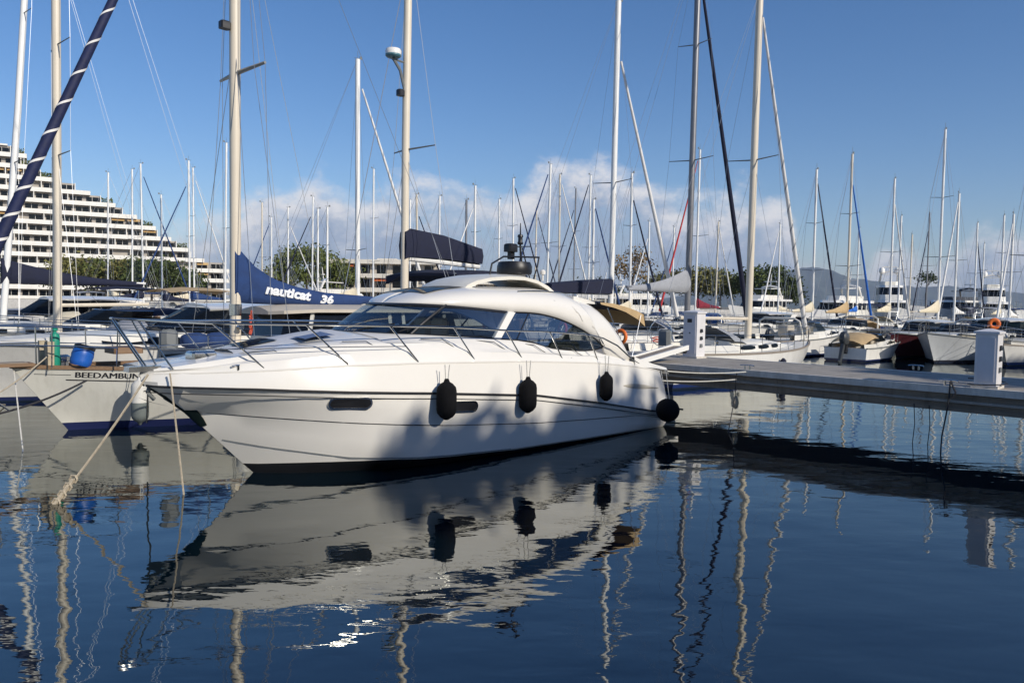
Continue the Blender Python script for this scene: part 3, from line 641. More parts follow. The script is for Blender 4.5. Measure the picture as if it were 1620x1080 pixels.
# ------------------------------------------------------------------ generic hulls
class Hull:
    """x forward, origin amidships at the waterline"""
    def __init__(s, L, B, fs, fb, rake=.9, style='sail', tr=.72, dip=.1, draft=.45):
        s.L, s.B, s.fs, s.fb, s.rake, s.style, s.tr, s.dip, s.draft = L, B, fs, fb, rake, style, tr, dip, draft
    def hb(s, u):
        if s.style == 'sail':
            k = s.tr + (1 - s.tr) * sin(pi / 2 * u / .45) if u < .45 else 1 - ((u - .45) / .55) ** 2.15
        else:
            k = .93 + .07 * sin(pi / 2 * u / .5) if u < .5 else 1 - ((u - .5) / .5) ** 2.7
        return max(s.B / 2 * k, .012)
    def sheer(s, u): return s.fs + (s.fb - s.fs) * u ** 1.7 - s.dip * sin(pi * u)
    def sec(s, u):
        z = s.sheer(u); h = s.hb(u)
        if s.style == 'sail':
            n = interp(u, [0, .5, .85, 1], [.90, .95, .80, .5])
            return [(h, z), (h * (.995), z * .7), (h * (n + (1 - n) * .55), z * .35), (h * n, .02), (h * n * .8, -.18), (.01, -s.draft)]
        fl = interp(u, [0, .5, .8, 1], [.97, .95, .72, .25])
        return [(h, z), (h * (1 * .55 + fl * .45), z * .66), (h * (.15 + fl * .85), z * .3), (h * fl, .06), (h * fl * .75, -.15), (.01, -s.draft)]
    def x(s, u, z):
        zz = max(z, -.3) / max(s.fb, .1)
        return -s.L / 2 + u * (s.L - s.rake) + s.rake * zz * u ** 3 + (.0 if s.style == 'sail' else .0) * (1 - u)
    def pt(s, u, z, side=1, out=0.0):
        sc = s.sec(u); zs = [p[1] for p in sc][::-1]; hs = [p[0] for p in sc][::-1]
        return Vector((s.x(u, z), side * (interp(z, zs, hs) + out), z))
    def u_of(s, x): return min(max((x + s.L / 2) / (s.L - s.rake * .2), 0), 1)
    U = [0, .06, .13, .2, .28, .36, .44, .52, .6, .68, .75, .81, .87, .92, .96, .985, 1]
    def topsides(s):
        mb = MB(); R = []
        for u in s.U:
            sc = s.sec(u); R.append([(s.x(u, z), -h, z) for h, z in sc] + [(s.x(u, z), h, z) for h, z in sc[::-1]])
        mb.loft(R, closed=False, flip=False); mb.add(R[0], [tuple(range(len(R[0])))]); return mb
    def deck(s, drop=.04, camber=.05):
        mb = MB(); R = []
        for u in s.U:
            z = s.sheer(u) - drop; h = max(s.hb(u) - .03, .005); x = s.x(u, z) - (.04 if u > .97 else 0)
            R.append([(x, y * h, z + camber * (1 - y * y)) for y in (-1, -.5, 0, .5, 1)])
        return mb.loft(R, closed=False, flip=True)
    def rail(s, out=.015, hgt=.06, wid=.05):
        mb = MB()
        for sg in (-1, 1):
            R = []
            for u in s.U:
                z = s.sheer(u); h = s.hb(u); x = s.x(u, z); R.append([(x, sg * (h + out), z - hgt * .5), (x, sg * (h + out), z + hgt * .5), (x, sg * (h + out - wid), z + hgt * .5), (x, sg * (h + out - wid), z - hgt * .5)])
            mb.loft(R, caps=True, flip=sg > 0)
        return mb
    def guard(s, h=.6, u0=.05, u1=.98, wires=(1.0, .5), r=.012, step=.115):
        mb = MB(); us = []
        u = u0
        while u < u1: us.append(u); u += step
        us.append(u1)
        def P(u, k, sg):
            z = s.sheer(u); return Vector((s.x(u, z) + (.12 * k if u > .97 else 0), sg * max(s.hb(u) - .06, .03), z + h * k))
        for sg in (-1, 1):
            for u in us: mb.tube([P(u, 0, sg), P(u, 1, sg)], r, 4)
            for k in wires: mb.tube([P(u, k, sg) for u in us], r * .7, 4)
        mb.tube([P(u1, 1, -1), P(u1, 1, 1)], r, 4); mb.tube([P(u0, 1, -1), P(u0, 1, 1)], r, 4)
        return mb
HULLC = {}
def hull_set(key, H):
    if key not in HULLC: HULLC[key] = (H, H.topsides(), H.deck(), H.rail())
    return HULLC[key]
MESHC = {}
def cached(key, fn):
    if key not in MESHC: MESHC[key] = fn()
    return MESHC[key]
def trunk(H, u0, u1, wf, hgt, slope=.35):
    """cabin trunk loft between hull fractions u0 and u1"""
    R = []; N = 8
    for i in range(N + 1):
        u = u0 + (u1 - u0) * i / N; zd = H.sheer(u) - .05; hw = H.hb(u) * wf
        k = 1 if i < N * .55 else 1 - (i - N * .55) / (N * .45) * (1 - .18); x = H.x(u, zd); h = hgt * k
        R.append([(x, -hw, zd), (x, -hw * .93, zd + h * .72), (x, -hw * .8, zd + h * .95), (x, 0, zd + h * 1.08), (x, hw * .8, zd + h * .95), (x, hw * .93, zd + h * .72), (x, hw, zd)])
    return MB().loft(R, closed=False, caps=False, flip=True).add(R[0], [tuple(range(7))]).add(R[-1], [tuple(range(6, -1, -1))])
def trunk_window(H, u0, u1, wf, hgt, side, lo=.28, hi=.62):
    R = []
    for i in range(5):
        u = u0 + (u1 - u0) * i / 4; zd = H.sheer(u) - .05; hw = H.hb(u) * wf; x = H.x(u, zd)
        e = .0 if 0 < i < 4 else .06
        f = lambda k: hw * (1 - .07 * k / .72) + .008
        R.append([(x, side * f(lo + e), zd + hgt * (lo + e)), (x, side * f(hi - e), zd + hgt * (hi - e))])
    return MB().loft(R, closed=False, flip=side < 0)
def furl(mb, p, q, r, n=7, k=10):
    p, q = Vector(p), Vector(q)
    pts = [p.lerp(q, i / k) for i in range(k + 1)]
    return mb.tube(pts, r, n, r1=r * .45)
def spiral(mb, p, q, r, turns, wid):
    """white edge of the sail wound round the furled genoa"""
    p, q = Vector(p), Vector(q); d = (q - p).normalized(); x = d.orthogonal().normalized(); y = d.cross(x); L = (q - p).length
    N = int(turns * 14); R = []
    for i in range(N + 1):
        t = i / N; a = 2 * pi * turns * t ** .72; rr = (r + (r * .45 - r) * t) * 1.03 + .003
        c = p + (q - p) * t; e = x * cos(a) + y * sin(a)
        R.append([c + e * rr - d * wid, c + e * rr + d * wid])
    return mb.loft(R, closed=False)
def sailcover(m_x, end_x, z0, top, w0=.16, droop=.0):
    """stack of sail under its cover: mast end high, tapering aft"""
    R = []; N = 12
    for i in range(N + 1):
        t = i / N; x = m_x + (end_x - m_x) * t
        hgt = (top - z0) * ((1 - t) ** 2.2 * .72 + .28 * (1 - t * .55)) ; wd = w0 * (1 - .35 * t); zb = z0 - .10 - droop * sin(pi * t)
        if i == N: hgt *= .6; wd *= .6
        R.append([(x, wd * sin(a) * (1 if cos(a) < .2 else .75), zb + (hgt + .1) * (.5 + .5 * -cos(a + pi))) for a in [2 * pi * k / 10 + pi for k in range(10)]])
    return MB().loft(R, caps=True)
def sailboat(label, loc, heading, L=11.0, mast_h=14.0, mast_r=.085, cover=NAVY, furled=None, furl_r=.06, mastm=ALUW, group='sailboats moored behind the pier', mast_u=.56, hullc=(.76, .74, .69), stripe=(.02, .04, .16),
             spreaders=1, detail=1, hood=None, boom=True, fore_u=.99, rake=0.0, name='sailboat', at_mast=True, fore_h=.94, spiralm=None, wires=True, cat='sailboat', short=None, bim=True, bag=False, boom_z=None, boom_len=None, fb=None, spreader_frac=None):
    Lk = round(L * 2) / 2
    H, t_mb, d_mb, r_mb = hull_set(('s', Lk, fb), Hull(Lk, Lk * .315, .09 * Lk, fb or (.085 * Lk + .25), .085 * Lk))
    mx = H.x(mast_u, 1.0)
    rz = heading
    off = Vector((cos(rz) * mx, sin(rz) * mx, 0)) if at_mast else Vector((0, 0, 0))
    root = thing(name, label, cat, Vector(loc) - off, rz, group)
    hm = hull_mat('hull_%s_%s' % (round(hullc[0] * 100) * 1000 + round(hullc[2] * 100), round(stripe[0] * 100) * 1000 + round(stripe[2] * 100)), hullc, stripe, .06, .17)
    link('hull', cached(('st', Lk, fb, hm.name), lambda: t_mb.mesh('hull', hm, 50)), root)
    link('deck', cached(('sd', Lk, fb), lambda: d_mb.mesh('deck', DECK)), root)
    if detail > 0: link('toe_rail', cached(('sr', Lk, fb), lambda: r_mb.mesh('toe_rail', TEAKG)), root)
    th = .42
    trk = link('cabin_trunk', cached(('tr', Lk, fb), lambda: trunk(H, .34, .78, .62, th).mesh('cabin_trunk', WHITE2, 50)), root)
    for sg in (-1, 1):
        for k, (a, b) in enumerate(((.38, .47), (.49, .56), (.58, .63))):
            link('cabin_window', cached(('tw', Lk, fb, sg, k), lambda: trunk_window(H, a, b, .62, th, sg).mesh('cabin_window', DARKW, 0)), trk)
    zd = H.sheer(mast_u)
    # cockpit coamings and wheel
    link('cockpit', cached(('ck', Lk, fb), lambda: MB().loft([[(H.x(u, .8), y * H.hb(u), H.sheer(u) + z) for y, z in ((-.75, -.03), (-.62, .24), (-.5, .24), (-.45, -.02), (.45, -.02), (.5, .24), (.62, .24), (.75, -.03))] for u in (.03, .15, .25, .34)], closed=False, flip=True).mesh('cockpit', WHITE2, 0)), root)
    if hood is not None:
        R = []
        for x0, z0, k in ((H.x(.425, 1), .40, .52), (H.x(.405, 1), .62, .54), (H.x(.375, 1), .78, .55), (H.x(.335, 1), .82, .55)):
            R.append([(x0 + (.12 if abs(y) > .9 else 0), y * H.hb(.36) * k * 1.1, H.sheer(.36) + z0 * (1 - .55 * abs(y) ** 4)) for y in (-1, -.85, -.4, 0, .4, .85, 1)])
        MB().loft(R, closed=False).build('sprayhood', hood, root, 60)
    rc = random.Random(hash(label) % 9999 if False else len(label) * 31 + int(mast_h * 10))
    if bim and (detail > 1 or rc.random() < .45):
        bm_ = rc.choice((NAVY, CREAM, BLUE, GREYC, TAN)); zz = H.sheer(.1) + 1.75; hw_ = H.hb(.12) * .8
        MB().loft([[(H.x(u, 1), y * hw_, zz + dz + .12 * (1 - y * y)) for y in (-1, -.6, 0, .6, 1)] for u, dz in ((.03, -.08), (.10, .03), (.20, .05), (.28, -.04))], closed=False, flip=True).build('bimini', bm_, root, 60); bim = LAST[-1]
        fr_ = MB()
        for u in (.05, .15, .26): fr_.tube([(H.x(.15, 1), -hw_ * 1.05, H.sheer(.15)), (H.x(u, 1), -hw_, zz - .03), (H.x(u, 1), hw_, zz - .03), (H.x(.15, 1), hw_ * 1.05, H.sheer(.15))], .009, 4)
        fr_.build('bimini_frame', STEEL, bim, 0)['kind'] = 'stuff'
    Wm = Matrix.Translation(root.location) @ Matrix.Rotation(rz, 4, 'Z')
    def own(o, lab_, cat_, p_):
        o.location = Wm @ Vector(p_); o.rotation_euler = (0, 0, rz); tag(o, lab_, cat_)
    short_ = short or 'sailboat'
    if detail > 1:
        for sg in (1, -1):
            MB().lathe([(.07, 0), (.055, .06), (.075, .14), (.03, .16)], 10, (H.x(.26, 1), sg * H.hb(.26) * .56, H.sheer(.26) + .24)).build('winch', STEEL, root)
            if sg > 0: own(MB().tube([(.2 * cos(k), .05 * sin(3 * k), .27 + .015 * k) for k in [i * .55 for i in range(24)]], .018, 4).build('rope_coil', rc.choice((ROPEW, ROPE, mat('blue_rope', (.05, .12, .35), .9), mat('red_rope', (.55, .10, .06), .9)))), 'coil of rope in the cockpit of the ' + short_, 'rope', (H.x(.2, 1), H.hb(.2) * .56, H.sheer(.2)))
        wx = H.x(.10, 1); MB().tube([(wx, .42 * cos(k * pi / 10), H.sheer(.1) + .62 + .42 * sin(k * pi / 10)) for k in range(21)], .016, 5).build('steering_wheel', STEEL, root)
        MB().rbox(wx + .05, wx + .3, -.15, .15, H.sheer(.1) - .02, H.sheer(.1) + .75, .05).build('steering_pedestal', WHITE2, root)
        own(MB().lathe([(.20 + .06 * cos(k * pi / 5), .06 * sin(k * pi / 5)) for k in range(11)], 16, (0, 0, 0), 'x', caps=False).build('life_ring', rc.choice((REDP, ORANGE, REDP)), None, 60), 'life ring on the stern rail of the ' + short_, 'life ring', (H.x(.01, 1), H.hb(.02) * .6, H.sheer(0) + .45))
        MB().rbox(H.x(.01, 1) - .12, H.x(.01, 1) + .12, -H.hb(.02) * .75, -H.hb(.02) * .45, H.sheer(0) + .25, H.sheer(0) + .75, .08).build('stern_locker', rc.choice((GREYP, TEAK, WHITE2)), root)
        for k_, (u_, y_) in enumerate(((.62, .2), (.70, -.15), (.5, -.2))):
            MB().rbox(H.x(u_, 1) - .22, H.x(u_, 1) + .22, y_ - .2, y_ + .2, H.sheer(u_) + .33, H.sheer(u_) + .47, .02).build('deck_hatch', DARKW, root)
        vs_ = 1 if abs(rz - BOWSIN) < .1 else -1      # the side that shows
        for u_, wd_ in ((.25, 'aft'), (.5, 'forward')): own(MB().lathe([(.03, -.3), (.10, -.22), (.11, 0), (.10, .22), (.03, .3)], 10).build('fender', rc.choice((mat('fender_white', (.66, .64, .58), .5), NAVY)), None, 60), wd_ + ' fender hanging on the ' + short_, 'fender', (H.x(u_, 1), vs_ * (H.hb(u_) + .12), .5))
    # mast
    tip = (mx - rake, 0, mast_h)
    MB().tube([(mx, 0, zd + .3), (mx - rake * .5, 0, mast_h * .5), tip], mast_r, 8, flat=1.0).build('mast', mastm, root, 50); mast_o = LAST[-1]
    MB().tube([(tip[0], 0, mast_h), (tip[0], 0, mast_h + .5)], .012, 4).tube([(tip[0] - .25, 0, mast_h + .06), (tip[0] + .22, 0, mast_h + .06)], .014, 4).box(tip[0] + .15, tip[0] + .3, -.02, .02, mast_h + .04, mast_h + .2).build('masthead_instruments', GREYP, mast_o)
    bz = boom_z or (zd + 1.25); be = mx - (boom_len or L * .34)
    if boom:
        MB().tube([(mx - .1, 0, bz), (be, 0, bz + .05)], .06, 6).build('boom', mastm, root); boom_o = LAST[-1]
        if cover is not None:
            if bag:
                R = [[(x, -.2, bz + .03), (x, -.24, bz + .05 + hh), (x, 0, bz + hh + .12), (x, .24, bz + .05 + hh), (x, .2, bz + .03), (x, 0, bz - .02)] for x, hh in ((mx - .12, bag), (mx - .12 - (mx - be) * .45, bag * .8), (be + .1, bag * .5))]
                MB().loft(R, caps=True).build('sail_bag', cover, boom_o, 40)
            else: sailcover(mx + .02, be + .1, bz, bz + L * .075, .15).build('sail_cover', cover, boom_o, 60)
    sps = spreader_frac or ([.5] if spreaders == 1 else [.36, .66])
    for f in sps:
        z = zd + (mast_h - zd) * f; w_ = L * .085 * (1 if f < .6 else .75); xs = mx - rake * f
        for sg in (-1, 1): MB().tube([(xs, 0, z), (xs - .12, sg * w_, z + .06)], .028, 4, r1=.016).build('spreader', GREYP, mast_o)
    fz = zd + (mast_h - zd) * fore_h; bow = (H.x(fore_u, H.fb) - .05, 0, H.sheer(fore_u) + .12)
    wr = .006 if detail > 1 else .010
    if wires:
        mb = MB()
        for sg in (-1, 1):
            cp = (mx - .15, sg * H.hb(mast_u) * .95, H.sheer(mast_u))
            last = cp
            for f in sps:
                q = (mx - rake * f - .12, sg * L * .085 * (1 if f < .6 else .75), zd + (mast_h - zd) * f + .06); mb.tube([last, q], wr, 3); last = q
            mb.tube([last, (mx - rake, 0, mast_h - .15)], wr, 3); mb.tube([cp, (mx - rake * .5, 0, zd + (mast_h - zd) * sps[0])], wr, 3)
            mb.tube([(H.x(0, 1), sg * .4, H.sheer(0)), (mx - rake, 0, mast_h)], wr, 3)
        if furled is None: mb.tube([bow, (mx - rake * fore_h, 0, fz)], wr, 3)
        mb.build('rigging', WIRE, root, 0)['kind'] = 'stuff'
    if furled is not None:
        top = (mx - rake * fore_h + .08, 0, fz)
        MB().tube([bow, (Vector(bow).lerp(Vector(top), .06))], .012, 4).build('furling_drum', GREYP, root)
        a, b = Vector(bow).lerp(Vector(top), .04), Vector(bow).lerp(Vector(top), .96)
        furl(MB(), a, b, furl_r).build('furled_headsail', furled, root, 60); fu_o = LAST[-1]
        if spiralm: spiral(MB(), a, b, furl_r, 16, .05).build('sail_edge', spiralm, fu_o, 60)
    if detail > 0: link('guard_rail', cached(('gr', Lk, fb), lambda: H.guard().mesh('guard_rail', STEEL, 0)), root)['kind'] = 'stuff'
    return root, H, mx
# ------------------------------------------------------------------ ketch-like motorsailer with the blue sail cover (left)
def make_motorsailer():
    O = at_z(108, 680, 0)
    L, rk = 11.9, .95
    H = Hull(L, 3.6, 1.12, 1.27, rk, 'sail', .78, .10)
    c = O + Vector((Q, Q, 0)) * (L / 2 - rk)
    root = thing('motorsailer', 'cream motorsailer with bowsprit, blue lettered sail cover and wheelhouse, left of the middle yacht', 'sailboat', c, radians(225))
    X = lambda s: L / 2 - rk - s            # distance aft of the waterline stem -> local x
    hm = hull_mat('hull_motorsailer', (.60, .585, .52), (.012, .018, .075), -.2, .15, (.012, .018, .075), .3)
    H.topsides().build('hull', hm, root, 50); H.deck(.10).build('deck', TEAKG, root); H.rail(.02, .07, .09).build('toe_rail', TEAK, root)
    # name on the port bow with a dark cove line under it
    for dx_, out_ in ((0.0, .006), (.011, .0075)):        # two passes make the strokes heavy
        me = text_mesh('BEEDAMBUN', .15, 0)
        W = max(v.co.x for v in me.vertices)
        for v in me.vertices:
            s = dx_ + v.co.x / W * 1.02; z = 1.045 - .05 * v.co.x / W + v.co.y; u = H.u_of(X(s))
            for _ in range(12): u += (X(s) - H.x(u, z)) / H.L
            v.co = H.pt(u, z, 1, out_)
        me.materials.append(LABELK); link('name_lettering', me, root)
    for z0, s0, s1, hh in ((1.0, -.12, 1.15, .022), (1.12, -.6, -.05, .010), (1.06, 1.06, 3.0, .010)):
        R = []
        for i in range(14):
            s = s0 + (s1 - s0) * i / 13; z = z0 - .05 * (s - s0); u = H.u_of(X(s))
            for _ in range(12): u += (X(s) - H.x(u, z)) / H.L
            R.append([H.pt(u, z - hh / 2, 1, .005), H.pt(u, z + hh / 2, 1, .005)])
        MB().loft(R, closed=False).build('cove_line', LABELK, root, 0)
    # bowsprit platform and pulpit
    MB().box(X(-.6), X(-2.0), -.2, .2, 1.27, 1.33).build('bowsprit', TEAK, root)
    for y in (-.12, -.04, .04, .12): MB().box(X(-.7), X(-1.98), y - .035, y + .035, 1.331, 1.345).build('plank', TEAKG, root)
    MB().tube([(X(-.95), 0, .45), (X(-1.95), 0, 1.27)], .02, 5).build('bobstay', STEEL, root)
    pul = [(X(.6), .95, 1.95), (X(-.4), .55, 2.0), (X(-1.2), .3, 2.02), (X(-1.95), .22, 2.02), (X(-2.1), 0, 2.02)]
    pul2 = [(x, -y, z) for x, y, z in pul[::-1]][1:]
    MB().tube(smooth_curve(pul + pul2, 40), .016, 6).build('pulpit_rail', STEEL, root)
    MB().tube(smooth_curve([(x, y, z - .34) for x, y, z in pul + pul2], 40), .012, 6).build('pulpit_rail', STEEL, root)
    for sg in (1, -1):
        for x, y, z in pul[:4]: MB().tube([(x, sg * y * .92, 1.25), (x, sg * y, z)], .014, 5).build('stanchion', STEEL, root)
        ss = [.6, 2.2, 3.8, 5.4, 7.0, 8.6, 10.2]
        for s in ss[1:]: MB().tube([(X(s), sg * (H.hb(H.u_of(X(s))) - .07), 1.15), (X(s), sg * (H.hb(H.u_of(X(s))) - .07), 1.82)], .013, 5).build('stanchion', STEEL, root)
        for zz in (1.82, 1.5): MB().tube([(X(s), sg * (H.hb(H.u_of(X(s))) - .07), zz + (.13 if s < 1 else 0)) for s in ss], .006, 4).build('guard_wire', STEEL, root)
    # samson posts, windlass
    for y in (-.22, .22): MB().box(X(-.42), X(-.30), y - .06, y + .06, 1.2, 1.72, .01).build('samson_post', mat('bleached_wood', (.42, .35, .24), .8, var=.2, vscale=8), root)
    MB().lathe([(.13, 0), (.12, .12), (.16, .14), (.16, .22), (.1, .26)], 10, (X(-.1), 0, 1.2)).build('windlass', STEEL, root)
    # forward coach roof with hatch and ports
    tr = trunk(H, .50, .845, .60, .36); tr.build('coach_roof', WHITE2, root, 50)
    for (a, b) in ((.62, .68), (.70, .78)):
        for sg in (-1, 1): trunk_window(H, a, b, .60, .36, sg, .25, .7).build('coach_window', DARKW, root, 0)
    MB().rbox(X(1.3), X(.75), -.3, .3, 1.45, 1.58, .03).build('fore_hatch', TEAK, root)
    # wheelhouse
    w0, w1, zb, zt = X(8.8), X(4.05), 1.15, 2.30
    pts = lambda k, z, x0, x1: [(x0, -k, z), (x1 - .35, -k, z), (x1, -k * .55, z), (x1, k * .55, z), (x1 - .35, k, z), (x0, k, z)]
    MB().loft([pts(1.32, zb, w0, w1), pts(1.26, 1.72, w0, w1 - .02)], caps=True).build('wheelhouse_side', WHITE2, root, 20)
    MB().loft([pts(1.24, 1.71, w0, w1 - .03), pts(1.12, zt, w0 + .1, w1 - .22)], caps=True).build('wheelhouse_glazing', mat('wheelhouse_glass', (.006, .007, .009), .12, var=.2), root, 20)
    for x in (w0 + .4, w0 + 1.7, w0 + 2.1, w1 - .40):
        for sg in (-1, 1): MB().tube([(x, sg * 1.25, 1.70), (x + (.0 if x < w1 - .6 else -.18), sg * 1.14, zt)], .05, 4).build('wheelhouse_post', WHITE2, root)
    MB().loft([[(x, y * k, z + .10 * (1 - y * y)) for y in (-1, -.8, -.4, 0, .4, .8, 1)] + [(x, y * k, z - .07) for y in (1, .4, -.4, -1)] for x, k, z in ((w0 - .25, 1.22, zt + .05), (w0 + 1, 1.32, zt + .06), (w1 - .6, 1.3, zt + .06), (w1 + .05, 1.0, zt + .02), (w1 + .22, .6, zt))], caps=True, flip=True).build('wheelhouse_roof', mat('roof_beige', (.55, .49, .40), .5, var=.06), root, 40)
    # mast, boom, cover
    mx = X(3.37)
    mo = MB().tube([(mx, 0, 1.3), (mx, 0, 7), (mx, 0, 14.6)], .118, 12).build('mast', ALUC, root, 60)
    MB().lathe([(.135, 0), (.135, .25)], 12, (mx, 0, 2.2)).build('mast_collar', STEEL, mo)
    for sg in (1, -1):
        MB().lathe([(.06, 0), (.05, .1), (.07, .12)], 8, (mx, sg * .17, 1.95), axis='y').build('winch', STEEL, mo)
        MB().tube([(mx, 0, 7.45), (mx - .16, sg * 1.05, 7.52)], .05, 6, r1=.03).build('spreader', mat('spreader_alloy', (.35, .33, .28), .4, metal=.3), mo)
    MB().rbox(mx + .12, mx + .34, -.09, .09, 8.35, 8.52, .03).build('steaming_light', BLACK, root)
    MB().tube([(mx + .1, 0, 9.1), (mx + .25, 0, 9.15), (mx + .22, 0, 9.0)], .025, 4).build('deck_light', BLACK, mo)
    bz = 2.62; be = X(7.25)
    MB().tube([(mx - .12, 0, bz - .02), (be - .1, 0, bz - .03)], .055, 8).build('boom', ALUC, root)
    R = []; N = 22
    for i in range(N + 1):
        t = i / N; x = mx + .06 + (be - mx - .02) * t
        top = interp(t, [0, .05, .13, .25, .4, .6, .8, .97, 1], [3.80, 3.62, 3.30, 3.03, 2.86, 2.74, 2.70, 2.66, 2.62]); bot = interp(t, [0, .1, .3, .6, .8, 1], [2.48, 2.46, 2.44, 2.38, 2.42, 2.56])
        wd = interp(t, [0, .05, .2, .6, 1], [.15, .16, .18, .14, .04])
        R.append([(x, wd * sin(a) * (1.0 + .05 * sin(9 * t + 3 * a)), (top + bot) / 2 - (top - bot) / 2 * cos(a)) for a in [2 * pi * k / 14 for k in range(14)]])
    cov = MB().loft(R, caps=True).build('sail_cover', BLUE, root, 60)
    for w_, s0, s1, z0, z1, sz in (('nauticat', 3.98, 5.16, 2.70, 2.545, .26), ('36', 5.40, 5.78, 2.50, 2.485, .22)):
        me = text_mesh(w_, sz, .012, .22); W = max(v.co.x for v in me.vertices)
        for v in me.vertices:
            k = v.co.x / W; s = s0 + (s1 - s0) * k; x = X(s); t = (mx + .06 - x) / (mx + .06 - be + .02 - .04); z = z0 + (z1 - z0) * k + v.co.y * 1.15
            top = interp(t, [0, .05, .13, .25, .4, .6, .8, .97, 1], [3.80, 3.62, 3.30, 3.03, 2.86, 2.74, 2.70, 2.66, 2.62]); bot = interp(t, [0, .1, .3, .6, .8, 1], [2.48, 2.46, 2.44, 2.38, 2.42, 2.56])
            wd = interp(t, [0, .05, .2, .6, 1], [.15, .16, .18, .14, .04]); q = min(max((z - (top + bot) / 2) / ((top - bot) / 2), -.97), .97)
            v.co = (x, wd * sqrt(1 - q * q) * 1.06 + .014, z)
        me.materials.append(LABELW); link('lettering', me, cov)
    # furled genoa with a white spiral edge, on the bowsprit end
    p0, p1 = (X(-1.93), 0, 1.5), (X(3.3), 0, 14.2)
    a, b = Vector(p0).lerp(Vector(p1), .03), Vector(p0).lerp(Vector(p1), .97)
    furl(MB(), a, b, .115, 10).build('furled_genoa', mat('genoa_navy', (.008, .014, .06), .7, var=.2, vscale=5, bump=.4, bscale=12), root, 60)
    spiral(MB(), a, b, .115, 21, .03).build('genoa_edge', SAILW, root, 60)
    for sg in (1, -1):
        for dx, zz in ((-.5, 14.3), (0, 14.4), (.35, 8.2)):
            if zz > 10: MB().tube([(mx + dx, sg * 1.65, 1.2), (mx - .16 * (1 if dx == 0 else .4), sg * (1.05 if dx == 0 else .75), 7.5), (mx, 0, zz)], .007, 4).build('shroud', WIRE, root)
            else: MB().tube([(mx + dx, sg * 1.65, 1.2), (mx, 0, zz)], .007, 4).build('shroud', WIRE, root)
    MB().tube([(X(10.6), 0, 1.3), (mx, 0, 14.5)], .007, 4).build('backstay', WIRE, root)
    for q in (.3, .55): MB().tube([(mx, .1, 12.), (mx - (mx - be) * q, 0.02, 2.62 + .35)], .006, 3).build('lazy_jack', ROPEW, root)
    # rope coil hung by the mast
    rcl = MB().tube([(.02 * sin(k), .04 * cos(k * 2.1), .5 - .045 * k if k < 12 else -.04 + .04 * (k - 12)) for k in range(24)], .022, 5).build('rope_coil', mat('red_rope', (.55, .10, .06), .9, var=.2))
    rcl.location = Matrix.Translation(root.location) @ Matrix.Rotation(radians(225), 4, 'Z') @ Vector((mx - .3, .12, 1.8)); tag(rcl, 'red rope coil hanging beside the cream mast of the motorsailer', 'rope')
    return root, O, H, X
MS, MS_O, MS_H, MS_X = make_motorsailer()
def ms_w(s, t, z): return Vector((MS_O.x, MS_O.y, 0)) + Vector((Q, Q, 0)) * s + Vector((-Q, Q, 0)) * t + Vector((0, 0, z))
def deck_clutter():
    p = ms_w(-.25, -.15, 1.24)
    r = thing('gas_bottle', 'tall green gas bottle standing on the foredeck of the cream motorsailer', 'bottle', p)
    MB().lathe([(.075, 0), (.085, .03), (.085, .56), (.07, .62), (.03, .64), (.03, .68)], 14).build('body', GREENP, r); MB().lathe([(.05, 0), (.055, .04), (.02, .06)], 10, (0, 0, .68)).build('valve_cap', GREENP, r)
    p = ms_w(.08, -.45, 1.27)
    r = thing('barrel', 'tilted bright blue plastic barrel with black lid on the motorsailer foredeck', 'barrel', p); r.rotation_euler = (0, radians(16), A_DIR)
    MB().lathe([(.16, 0), (.18, .03), (.19, .10), (.185, .13), (.195, .2), (.185, .27), (.175, .31)], 18).build('body', BLUEP, r); MB().lathe([(.172, .31), (.185, .32), (.185, .37), (.15, .40), (.03, .405)], 18).build('lid', BLACK, r)
    for i, (s, lb) in enumerate(((2.3, 'left of two blue canvas bundles on the coach roof of the motorsailer'), (2.78, 'right of two blue canvas bundles on the coach roof of the motorsailer'))):
        p = ms_w(s, -.35, 1.52); o = MB().lathe([(.02, -.26), (.16, -.24), (.22, -.1), (.23, .08), (.19, .22), (.03, .27)], 14, (0, 0, 0), 'x').build('canvas_bundle', BLUE, None, 60)
        o.location = p + Vector((0, 0, .16)); o.rotation_euler = (0, 0, A_DIR + .15 * i); o.scale = (1, .9, .75); tag(o, lb, 'bundle', 'blue bundles')
    p = ms_w(.87, -1.28, .62)
    fender('fender', (p.x, p.y, p.z), .155, .80, mat('fender_white', (.66, .64, .58), .5, var=.08, grime=.3), 'white fender with grey lower half on the cream motorsailer, left of the middle bow', None, 1.35, True, 16, mat('fender_grey', (.15, .17, .16), .6, var=.2))
    p = ms_w(2.7, -1.75, .45)
    fender('fender', (p.x, p.y, p.z), .15, .8, mat('fender_white', (.66, .64, .58), .5), 'pale fender low between the motorsailer and the middle yacht', None, 1.3, True, 14)
    o = MB().rbox(-.17, .17, -.12, .12, 0, .42, .08).build('kit_bag', GREYP); o.location = ms_w(1.72, -.5, 1.52); o.rotation_euler = (0, 0, A_DIR); tag(o, 'grey kit bag standing on the motorsailer deck by the blue bundles', 'bag')
    line('mooring_line', sag(ms_w(-.35, -.25, 1.5), ms_w(-2.2, -1.2, .5), .12) , .014, ROPE, 'slack line from the motorsailer samson posts to the lower left')
    line('mooring_line', sag(ms_w(-.9, -.05, 1.2), ms_w(-1.2, -1.9, -.05), .02), .012, ROPEW, 'pale line from the motorsailer stem down to the water')
    line('mooring_line', sag(ms_w(.15, -.62, 1.0), ms_w(-1.7, -.5, .42), .10), .02, ROPED, 'dark hose-like line looping off the motorsailer bow')
    line('mooring_line', sag(ms_w(-2.4, -.2, 1.0), at_z(8, 640, 0.02), .02), .016, ROPE, 'thick line with a chafed end at the left frame edge')
deck_clutter()
